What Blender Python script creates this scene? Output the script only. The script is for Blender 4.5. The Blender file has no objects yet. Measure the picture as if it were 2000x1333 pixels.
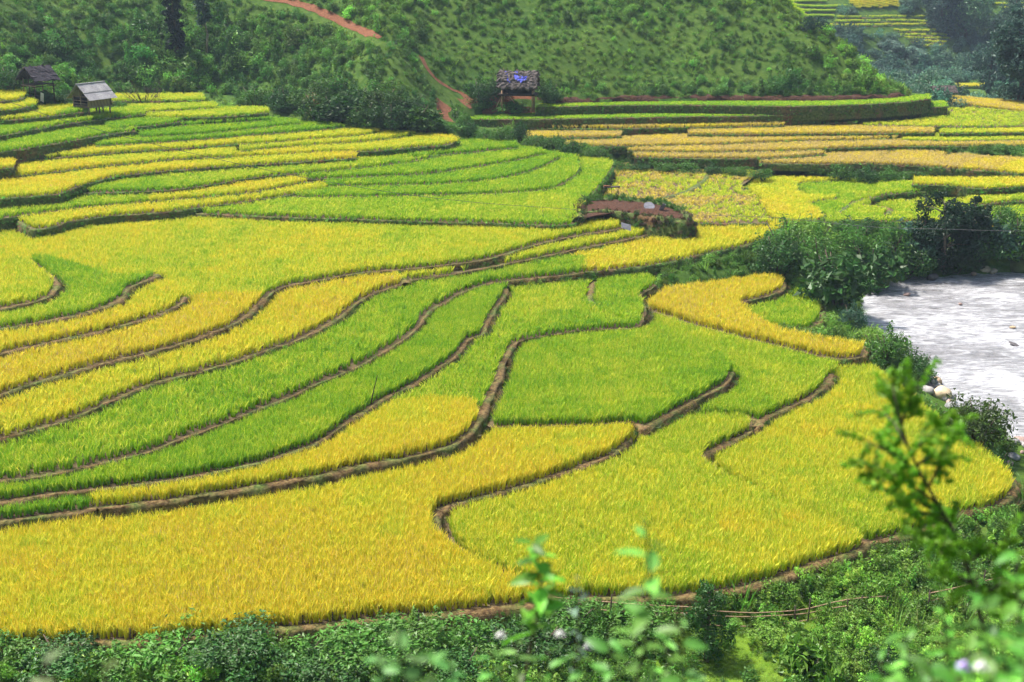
import bpy, math, random
import numpy as np
from mathutils import Vector, geometry

# ------------------------------------------------------------------ camera, light
SC = bpy.context.scene
COL = SC.collection
F, CX, CY, HY, CAMZ = 2500.0, 1000.0, 666.5, -120.0, 23.0
PITCH = math.atan((CY - HY) / F)
cam_d = bpy.data.cameras.new('camera'); cam = bpy.data.objects.new('camera', cam_d); COL.objects.link(cam)
cam.location = (0, 0, CAMZ); cam.rotation_euler = (math.pi / 2 - PITCH, 0, 0)
cam_d.sensor_width = 36.0; cam_d.lens = 36.0 * F / 2000.0
cam_d.clip_start = 0.1; cam_d.clip_end = 4000
cam_d.dof.use_dof = True; cam_d.dof.focus_distance = 66.0; cam_d.dof.aperture_fstop = 1.8
SC.camera = cam

SUN_EL, SUN_AZ = math.radians(62), math.radians(-62)     # azimuth from +Y towards +X
wd = bpy.data.worlds.new('World'); SC.world = wd; wd.use_nodes = True
wn = wd.node_tree.nodes; wl = wd.node_tree.links
sky = wn.new('ShaderNodeTexSky'); sky.sky_type = 'NISHITA'; sky.sun_disc = False
sky.sun_elevation = SUN_EL; sky.sun_rotation = SUN_AZ; sky.air_density = 1.0; sky.dust_density = 3.0; sky.ozone_density = 1.0
bg = wn['Background']; bg.inputs[1].default_value = 0.105
wl.new(sky.outputs[0], bg.inputs[0])
sun_d = bpy.data.lights.new('sun', 'SUN'); sun = bpy.data.objects.new('sun', sun_d); COL.objects.link(sun)
sun_d.energy = 4.7; sun_d.angle = math.radians(4); sun_d.color = (1.0, 0.95, 0.86)
sdir = Vector((math.cos(SUN_EL) * math.sin(SUN_AZ), math.cos(SUN_EL) * math.cos(SUN_AZ), math.sin(SUN_EL)))
sun.rotation_euler = sdir.to_track_quat('Z', 'Y').to_euler()
sun.location = (0, 60, 80)
vs = SC.view_settings; vs.view_transform = 'Standard'; vs.look = 'None'; vs.exposure = 0.9; vs.gamma = 1.0
vs.use_curve_mapping = False
SC.cycles.use_denoising = True
SC.cycles.max_bounces = 4; SC.cycles.diffuse_bounces = 2; SC.cycles.transmission_bounces = 2
SC.cycles.transparent_max_bounces = 4; SC.cycles.volume_bounces = 0
SC.cycles.use_adaptive_sampling = True; SC.cycles.adaptive_threshold = 0.04

# ------------------------------------------------------------------ helpers
rng = np.random.default_rng(7)
random.seed(7)
CP, SP = math.cos(PITCH), math.sin(PITCH)

def ray(px, py):
    u = (np.asarray(px, float) - CX) / F; v = -(np.asarray(py, float) - CY) / F
    return np.stack([u, CP + v * SP, -SP + v * CP], -1)      # world direction, not normalised

def W(px, py, z):
    d = ray(px, py); t = (z - CAMZ) / d[..., 2]
    return np.stack([d[..., 0] * t, d[..., 1] * t, np.zeros_like(t) + z], -1)

def WD(px, py, D):
    d = ray(px, py); t = D / d[..., 1]
    return np.stack([d[..., 0] * t, d[..., 1] * t, CAMZ + d[..., 2] * t], -1)

def proj(P):
    P = np.asarray(P, float); x, y, z = P[..., 0], P[..., 1], P[..., 2] - CAMZ
    dep = y * CP - z * SP; up = y * SP + z * CP
    return CX + F * x / dep, CY - F * up / dep, dep

def tag(o, label=None, cat=None, group=None, kind=None):
    if label: o['label'] = label
    if cat: o['category'] = cat
    if group: o['group'] = group
    if kind: o['kind'] = kind
    return o

def mesh(name, V, Fc, attrs=None, smooth=False):
    m = bpy.data.meshes.new(name)
    m.from_pydata([tuple(v) for v in V] if not isinstance(V, np.ndarray) else V.tolist(), [],
                  Fc.tolist() if isinstance(Fc, np.ndarray) else Fc)
    if attrs:
        for k, (ty, arr) in attrs.items():
            a = m.attributes.new(k, ty, 'POINT')
            a.data.foreach_set('vector' if ty == 'FLOAT_VECTOR' else ('color' if ty == 'FLOAT_COLOR' else 'value'), np.asarray(arr, np.float32).ravel() if ty != 'INT' else np.asarray(arr, np.int32).ravel())
    if smooth:
        m.polygons.foreach_set('use_smooth', np.ones(len(m.polygons), bool))
    m.update()
    return m

def obj(name, me, mat=None, parent=None):
    o = bpy.data.objects.new(name, me); COL.objects.link(o)
    if mat is not None and me is not None and len(me.materials) == 0: me.materials.append(mat)
    if parent is not None: o.parent = parent
    return o

def empty(name, loc=(0, 0, 0), rz=0.0):
    o = bpy.data.objects.new(name, None); COL.objects.link(o)
    o.location = loc; o.rotation_euler = (0, 0, rz); o.empty_display_size = 0.3
    return o

def copy_tree(o, parent=None):
    c = o.copy(); COL.objects.link(c); c.parent = parent
    for ch in o.children: copy_tree(ch, c)
    return c

_perm = np.random.default_rng(3).random((256, 256))
def vnoise(x, y, s=1.0, seed=0):
    x = np.asarray(x, float) / s + seed * 17.31; y = np.asarray(y, float) / s + seed * 9.77
    xi, yi = np.floor(x).astype(int), np.floor(y).astype(int); fx, fy = x - xi, y - yi
    fx = fx * fx * (3 - 2 * fx); fy = fy * fy * (3 - 2 * fy)
    g = lambda a, b: _perm[a & 255, b & 255]
    return (g(xi, yi) * (1 - fx) + g(xi + 1, yi) * fx) * (1 - fy) + (g(xi, yi + 1) * (1 - fx) + g(xi + 1, yi + 1) * fx) * fy - 0.5

def fbm(x, y, s, seed=0, o=3):
    r = 0; a = 1
    for k in range(o): r = r + a * vnoise(x, y, s / 2 ** k, seed + k); a *= .5
    return r

def inside(X, Y, poly):
    X = np.asarray(X); Y = np.asarray(Y); res = np.zeros(X.shape, bool)
    n = len(poly)
    for i in range(n):
        x1, y1 = poly[i][0], poly[i][1]; x2, y2 = poly[(i + 1) % n][0], poly[(i + 1) % n][1]
        if y1 == y2: continue
        c = ((y1 > Y) != (y2 > Y)) & (X < (x2 - x1) * (Y - y1) / (y2 - y1) + x1)
        res ^= c
    return res

def dist_line(X, Y, line, vals=None):
    """distance to a polyline, and a value interpolated along it at the nearest point"""
    best = np.full(np.shape(X), 1e9); out = np.zeros(np.shape(X))
    for i in range(len(line) - 1):
        ax, ay = line[i][0], line[i][1]; bx, by = line[i + 1][0], line[i + 1][1]
        dx, dy = bx - ax, by - ay; L = dx * dx + dy * dy + 1e-9
        t = np.clip(((X - ax) * dx + (Y - ay) * dy) / L, 0, 1)
        d = np.hypot(X - ax - t * dx, Y - ay - t * dy)
        m = d < best
        best = np.where(m, d, best)
        if vals is not None: out = np.where(m, vals[i] + t * (vals[i + 1] - vals[i]), out)
    return best, out

def smooth_line(P, step):
    """Catmull-Rom through P (n,k), resampled about every step"""
    P = np.asarray(P, float)
    if len(P) < 3:
        n = max(2, int(np.linalg.norm(P[-1] - P[0]) / step)); t = np.linspace(0, 1, n)[:, None]
        return P[0] * (1 - t) + P[-1] * t
    Q = np.vstack([2 * P[0] - P[1], P, 2 * P[-1] - P[-2]]); out = []
    for i in range(1, len(Q) - 2):
        p0, p1, p2, p3 = Q[i - 1], Q[i], Q[i + 1], Q[i + 2]
        n = max(1, int(np.linalg.norm(p2 - p1) / step)); t = (np.arange(n) / n)[:, None]
        out.append(.5 * ((2 * p1) + (-p0 + p2) * t + (2 * p0 - 5 * p1 + 4 * p2 - p3) * t ** 2 + (-p0 + 3 * p1 - 3 * p2 + p3) * t ** 3))
    out.append(P[-1:]); return np.vstack(out)

# ------------------------------------------------------------------ materials
class NT:
    def __init__(s, name):
        s.m = bpy.data.materials.new(name); s.m.use_nodes = True; s.t = s.m.node_tree
        s.t.nodes.clear(); s.out = s.n('ShaderNodeOutputMaterial')
    def n(s, ty, **kw):
        x = s.t.nodes.new(ty)
        for k, v in kw.items(): setattr(x, k, v)
        return x
    def l(s, a, b): s.t.links.new(a, b)
    def noise(s, scale, detail=3, vec=None, rough=.55):
        x = s.n('ShaderNodeTexNoise'); x.inputs['Scale'].default_value = scale; x.inputs['Detail'].default_value = detail
        x.inputs['Roughness'].default_value = rough
        if vec is not None: s.l(vec, x.inputs['Vector'])
        return x.outputs['Fac']
    def ramp(s, fac, stops):
        r = s.n('ShaderNodeValToRGB'); e = r.color_ramp.elements
        while len(e) < len(stops): e.new(.5)
        for k, (p, c) in enumerate(stops): e[k].position = p; e[k].color = tuple(c) + ((1,) if len(c) == 3 else ())
        s.l(fac, r.inputs[0]); return r.outputs[0]
    def mix(s, fac, a, b, mode='MIX'):
        x = s.n('ShaderNodeMix', data_type='RGBA', blend_type=mode)
        for sock, v in ((x.inputs[0], fac), (x.inputs[6], a), (x.inputs[7], b)):
            if hasattr(v, 'links'): s.l(v, sock)
            elif isinstance(v, (int, float)): sock.default_value = v
            else: sock.default_value = tuple(v) + ((1,) if len(v) == 3 else ())
        return x.outputs[2]
    def math(s, op, a, b=0.0, c=None):
        x = s.n('ShaderNodeMath', operation=op)
        for k, v in enumerate((a, b) + ((c,) if c is not None else ())):
            if hasattr(v, 'links'): s.l(v, x.inputs[k])
            else: x.inputs[k].default_value = v
        return x.outputs[0]
    def pos(s): return s.n('ShaderNodeNewGeometry').outputs['Position']
    def objco(s): return s.n('ShaderNodeTexCoord').outputs['Object']
    def bump(s, h, strength=.5, dist=.05):
        b = s.n('ShaderNodeBump'); b.inputs['Strength'].default_value = strength; b.inputs['Distance'].default_value = dist
        s.l(h, b.inputs['Height']); return b.outputs[0]
    def principled(s, col, rough=.8, normal=None, spec=.3, metal=0.0):
        p = s.n('ShaderNodeBsdfPrincipled')
        if hasattr(col, 'links'): s.l(col, p.inputs['Base Color'])
        else: p.inputs['Base Color'].default_value = tuple(col) + (1,)
        if hasattr(rough, 'links'): s.l(rough, p.inputs['Roughness'])
        else: p.inputs['Roughness'].default_value = rough
        p.inputs['Specular IOR Level'].default_value = spec; p.inputs['Metallic'].default_value = metal
        if normal is not None: s.l(normal, p.inputs['Normal'])
        s.l(p.outputs[0], s.out.inputs[0]); return s.m
    def leaf(s, col, trans=.35, gloss=.0):
        d = s.n('ShaderNodeBsdfDiffuse'); t = s.n('ShaderNodeBsdfTranslucent'); m = s.n('ShaderNodeMixShader')
        s.l(col, d.inputs[0]); s.l(col, t.inputs[0]); m.inputs[0].default_value = trans
        s.l(d.outputs[0], m.inputs[1]); s.l(t.outputs[0], m.inputs[2]); o = m.outputs[0]
        if gloss > 0:
            g = s.n('ShaderNodeBsdfGlossy'); g.inputs['Roughness'].default_value = .45
            g.inputs[0].default_value = (1, 1, 1, 1)
            m2 = s.n('ShaderNodeMixShader'); m2.inputs[0].default_value = gloss; s.l(o, m2.inputs[1]); s.l(g.outputs[0], m2.inputs[2]); o = m2.outputs[0]
        s.l(o, s.out.inputs[0]); return s.m
    def attr(s, name, inst=False):
        a = s.n('ShaderNodeAttribute'); a.attribute_name = name
        a.attribute_type = 'INSTANCER' if inst else 'GEOMETRY'; return a

M = {}
def build_materials():
    # rice: colour by ripeness of the clump and by leaf or ear
    t = NT('rice_plant'); ripe = t.attr('ripe', True).outputs['Fac']; b = t.attr('blade').outputs['Vector']
    sep = t.n('ShaderNodeSeparateXYZ'); t.l(b, sep.inputs[0])
    r2 = t.math('ADD', ripe, t.math('MULTIPLY', t.math('SUBTRACT', sep.outputs[2], .5), .44))
    leaf = t.ramp(r2, [(0, (.12, .36, .02)), (.3, (.30, .54, .015)), (.5, (.52, .63, .035)), (.7, (.66, .63, .03)), (.88, (.69, .55, .035)), (1, (.50, .42, .16))])
    ear = t.ramp(r2, [(0, (.22, .45, .04)), (.3, (.46, .60, .04)), (.5, (.74, .70, .09)), (.7, (.84, .73, .06)), (.88, (.84, .60, .06)), (1, (.61, .48, .23))])
    c = t.mix(sep.outputs[1], leaf, ear)
    M['rice'] = t.leaf(c, .38)
    # earth of the paddies and the banks
    t = NT('paddy_soil'); p = t.pos(); n1 = t.noise(1.2, 4, p); n2 = t.noise(9, 3, p)
    c = t.ramp(n1, [(.3, (.075, .05, .025)), (.55, (.12, .085, .04)), (.75, (.10, .115, .03))])
    M['soil'] = t.principled(c, .95, t.bump(n2, .6, .05))
    t = NT('bund_earth'); p = t.pos(); n1 = t.noise(.9, 4, p); n2 = t.noise(7, 4, p); n3 = t.noise(28, 2, p)
    c1 = t.ramp(n2, [(.28, (.06, .034, .015)), (.45, (.135, .08, .034)), (.6, (.22, .145, .06)), (.78, (.15, .15, .035))])
    c2 = t.ramp(n2, [(.3, (.05, .085, .018)), (.5, (.10, .15, .03)), (.7, (.20, .21, .06))])
    c = t.mix(t.ramp(n1, [(.44, (0, 0, 0)), (.68, (1, 1, 1))]), c1, c2)
    M['bund'] = t.principled(c, .95, t.bump(t.math('ADD', n2, t.math('MULTIPLY', n3, .5)), .9, .06))
    t = NT('wall_earth_green'); p = t.pos(); n1 = t.noise(.55, 4, p); n2 = t.noise(5, 4, p)
    c1 = t.ramp(n2, [(.3, (.05, .07, .018)), (.5, (.085, .12, .028)), (.7, (.15, .18, .05))])
    c2 = t.ramp(n2, [(.3, (.10, .055, .03)), (.6, (.19, .105, .05))])
    c = t.mix(t.ramp(n1, [(.50, (0, 0, 0)), (.66, (1, 1, 1))]), c1, c2)
    M['bund_far'] = t.principled(c, .95, t.bump(n2, .9, .1))
    # red laterite soil
    t = NT('red_earth'); p = t.pos(); n1 = t.noise(.8, 4, p); n2 = t.noise(6, 4, p)
    c = t.ramp(n2, [(.3, (.10, .036, .017)), (.55, (.20, .075, .034)), (.75, (.27, .12, .06))])
    M['red'] = t.principled(c, .95, t.bump(n2, .8, .08))
    t = NT('mound_soil'); p = t.pos(); n2 = t.noise(5, 5, p)
    M['moundsoil'] = t.principled(t.ramp(n2, [(.3, (.03, .013, .007)), (.55, (.07, .028, .014)), (.75, (.12, .055, .03))]), .95, t.bump(n2, 1, .12))
    # ground sheet: grass, red dirt where the path runs, harvested brown
    t = NT('ground_cover'); p = t.pos(); n1 = t.noise(.12, 4, p); n2 = t.noise(1.6, 4, p); n3 = t.noise(12, 2, p)
    g = t.ramp(n2, [(.28, (.028, .065, .012)), (.5, (.055, .115, .02)), (.72, (.095, .15, .028))])
    g2 = t.ramp(n2, [(.3, (.045, .095, .016)), (.7, (.09, .145, .026))])
    g = t.mix(t.ramp(n1, [(.4, (0, 0, 0)), (.6, (1, 1, 1))]), g, g2)
    d = t.ramp(t.noise(3, 4, p), [(.3, (.16, .052, .022)), (.55, (.29, .105, .048)), (.8, (.38, .16, .08))])
    a = t.attr('dirt').outputs['Fac']
    k = t.math('SMOOTH_MIN', t.math('MULTIPLY', t.math('SUBTRACT', t.math('ADD', a, t.math('MULTIPLY', t.math('SUBTRACT', t.noise(1.3, 4, p), .5), .7)), .42), 6), 1.0, .1)
    k = t.math('MAXIMUM', k, 0.0)
    c = t.mix(k, g, d)
    la = t.attr('lawn').outputs['Fac']
    c = t.mix(la, c, t.ramp(n2, [(.3, (.08, .16, .015)), (.7, (.16, .26, .025))]))
    M['ground'] = t.principled(c, .95, t.bump(t.math('ADD', n2, t.math('MULTIPLY', n3, .3)), .8, .15), .05)
    # foliage for scattered plants (tint per plant) and for single plants (object colour)
    for key, inst in (('fol_i', True), ('fol', False)):
        t = NT('foliage_scattered' if inst else 'foliage')
        tint = t.attr('tint', True).outputs['Color'] if inst else t.n('ShaderNodeObjectInfo').outputs['Color']
        lr = t.attr('leafr').outputs['Fac']
        hs = t.n('ShaderNodeHueSaturation'); t.l(tint, hs.inputs['Color'])
        t.l(t.math('ADD', .475, t.math('MULTIPLY', lr, .045)), hs.inputs['Hue'])
        t.l(t.math('ADD', .55, t.math('MULTIPLY', lr, .95)), hs.inputs['Value'])
        M[key] = t.leaf(hs.outputs[0], .36, .02)
    def wood(name, a, b, sc=6):
        t = NT(name); co = t.objco(); mp = t.n('ShaderNodeMapping'); mp.inputs['Scale'].default_value = (1, 1, .25); t.l(co, mp.inputs[0])
        n = t.noise(sc, 5, mp.outputs[0]); c = t.ramp(n, [(.3, a), (.7, b)])
        return t.principled(c, .85, t.bump(n, .5, .02))
    M['bark'] = wood('bark', (.045, .032, .022), (.14, .105, .075))
    M['bark_pale'] = wood('pale_bark', (.16, .12, .09), (.34, .27, .21))
    M['stick'] = wood('dead_wood', (.035, .025, .018), (.10, .075, .055))
    M['post'] = wood('weathered_post', (.10, .07, .05), (.26, .19, .13))
    M['bamboo'] = wood('bamboo_cane', (.26, .15, .09), (.46, .31, .20), 3)
    M['plank'] = wood('weathered_plank', (.16, .11, .085), (.33, .245, .19), 5)
    M['dark_wood'] = wood('dark_wood', (.03, .022, .02), (.085, .06, .05))
    t = NT('grey_sheet_roof'); co = t.objco(); n = t.noise(1.4, 5, co); n2 = t.noise(9, 3, co)
    c = t.mix(t.ramp(n2, [(.45, (0, 0, 0)), (.75, (.6, .6, .6))]), t.ramp(n, [(.3, (.22, .205, .23)), (.55, (.36, .345, .36)), (.75, (.47, .455, .46))]), (.10, .085, .09))
    M['sheet'] = t.principled(c, .55, None, .4)
    t = NT('dark_thatch'); co = t.objco(); n = t.noise(5, 5, co); n2 = t.noise(24, 3, co)
    M['thatch_dark'] = t.principled(t.ramp(n, [(.3, (.018, .015, .022)), (.55, (.04, .034, .045)), (.75, (.085, .066, .07))]), .9, t.bump(n2, .9, .05))
    t = NT('grey_thatch'); co = t.objco(); n = t.noise(4, 5, co); n2 = t.noise(22, 3, co)
    M['thatch'] = t.principled(t.ramp(n, [(.28, (.03, .025, .026)), (.5, (.10, .08, .075)), (.75, (.24, .20, .18))]), .95, t.bump(n2, 1, .06))
    M['blue'] = NT('blue_tarp').principled((.045, .06, .52), .45, None, .4)
    M['black'] = NT('painted_interior_shade').principled((.02, .018, .02), .9)  # near-black colour standing in for the shade inside the huts
    t = NT('grey_slate'); n = t.noise(5, 3, t.objco()); M['slate'] = t.principled(t.ramp(n, [(.3, (.13, .13, .16)), (.7, (.25, .245, .28))]), .6)
    t = NT('river_stone'); co = t.objco(); n = t.noise(2.2, 5, co)
    oc = t.n('ShaderNodeObjectInfo').outputs['Color']
    M['stone'] = t.principled(t.mix(1.0, oc, t.ramp(n, [(.3, (.55, .53, .5)), (.7, (1.2, 1.18, 1.15))]), 'MULTIPLY'), .8, t.bump(n, .5, .08))
    # river: milky water, base paled further in place of sky reflection, standing waves, foam
    t = NT('river_water'); p = t.pos(); mp = t.n('ShaderNodeMapping'); mp.inputs['Scale'].default_value = (.38, 1.5, 1); t.l(p, mp.inputs[0])
    w1 = t.noise(.8, 4, mp.outputs[0]); w2 = t.noise(3.0, 4, mp.outputs[0]); w3 = t.noise(.18, 3, p); w4 = t.noise(7, 2, mp.outputs[0])
    h = t.math('ADD', t.math('MULTIPLY', w1, .6), t.math('ADD', t.math('MULTIPLY', w2, .4), t.math('MULTIPLY', w4, .12)))
    foam = t.ramp(t.math('ADD', t.math('MULTIPLY', w2, .6), t.math('MULTIPLY', w3, .5)), [(.47, (0, 0, 0)), (.66, (1, 1, 1))])
    c = t.mix(foam, t.ramp(w1, [(.32, (.20, .195, .20)), (.68, (.34, .335, .35))]), (.58, .58, .61))
    M['water'] = t.principled(c, t.math('ADD', .07, t.math('MULTIPLY', foam, .35)), t.bump(h, 1.0, .7), .5)
    M['water'].node_tree.nodes['Principled BSDF'].inputs['IOR'].default_value = 1.75
    t = NT('white_petal'); M['white'] = t.principled((.8, .78, .76), .6)
    M['purple'] = NT('purple_petal').principled((.5, .38, .75), .6)
    M['wire'] = NT('wire_grey').principled((.12, .12, .13), .5)
    M['whiteroof'] = NT('white_sheet').principled((.75, .74, .75), .5)
build_materials()
# ------------------------------------------------------------------ rice terraces: traced edges
E1 = [(1030,1140),(960,1110),(900,1082),(880,1066),(865,1050),(855,1025),(862,1005),(890,990),(940,975),(1000,960),(1080,935),(1150,910),(1200,890),(1235,862)]
E1U = [(1252,840),(1290,822),(1330,800),(1380,775),(1420,750),(1433,728)]
E2H = [(1600,1020),(1500,975),(1420,935),(1390,912),(1376,903),(1382,890),(1400,880),(1440,862),(1470,845)]
E2U = [(1480,838),(1500,820),(1540,800),(1590,775),(1618,752),(1627,733)]
E4 = [(193,996),(228,994),(280,987),(350,978),(420,967),(490,957),(560,943),(630,932),(700,915),(790,898),(850,885),(890,870),(920,850),(935,830),(948,800)]
E5 = [(0,983),(70,974),(150,964),(245,953),(350,938),(420,925),(490,911),(560,890),(627,866),(670,835),(700,815),(730,795),(760,778),(800,760),(830,740),(860,720),(890,700),(905,680),(920,665),(945,655),(955,630),(970,605),(985,585),(992,567)]
E7 = [(0,941),(70,934),(140,922),(210,904),(298,882),(350,860),(420,836),(490,808),(561,780),(631,747),(692,722),(734,699),(769,678),(801,657),(822,636),(836,615),(860,598),(892,578),(920,566),(951,556),(981,552)]
E7R = [(1035,545),(1105,538),(1175,531),(1246,524),(1300,516),(1345,507),(1363,500),(1440,485),(1493,468),(1524,450)]
E8 = [(0,860),(52,846),(105,832),(158,811),(210,790),(263,766),(315,748),(385,729),(455,710),(525,685),(578,668),(630,643),(665,622),(686,604),(702,592),(727,577),(755,567),(787,556)]
E8R = [(787,552),(825,545),(895,535),(965,522),(1035,508),(1105,493),(1175,479),(1246,465),(1270,456)]
E9 = [(0,773),(70,750),(140,731),(210,710),(280,694),(350,675),(403,657),(455,636),(490,615),(508,596),(522,584)]
E9R = [(522,584),(543,568),(578,557),(648,545),(700,536),(790,528),(860,521),(930,512),(983,500),(1025,486),(1105,466),(1175,454),(1218,446)]
E10 = [(0,694),(70,678),(140,662),(210,647),(280,627),(315,615),(350,598),(361,587)]
E11 = [(0,645),(70,634),(123,624),(175,612),(217,598),(242,584),(252,566),(273,557),(290,550),(308,540)]
E12 = [(0,605),(35,599),(70,591),(98,580),(112,566),(113,552)]
FA = [(0,1268),(150,1263),(350,1254),(500,1238),(650,1224),(760,1214),(880,1202),(1000,1188),(1090,1178)]
FB = [(1060,1180),(1150,1176),(1300,1172),(1420,1157),(1520,1137),(1600,1105),(1700,1066)]
R = lambda L: list(reversed(L))
def zmap(z): return 1.25 * z if z <= 4 else 5 + (z - 4) * .8

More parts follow.
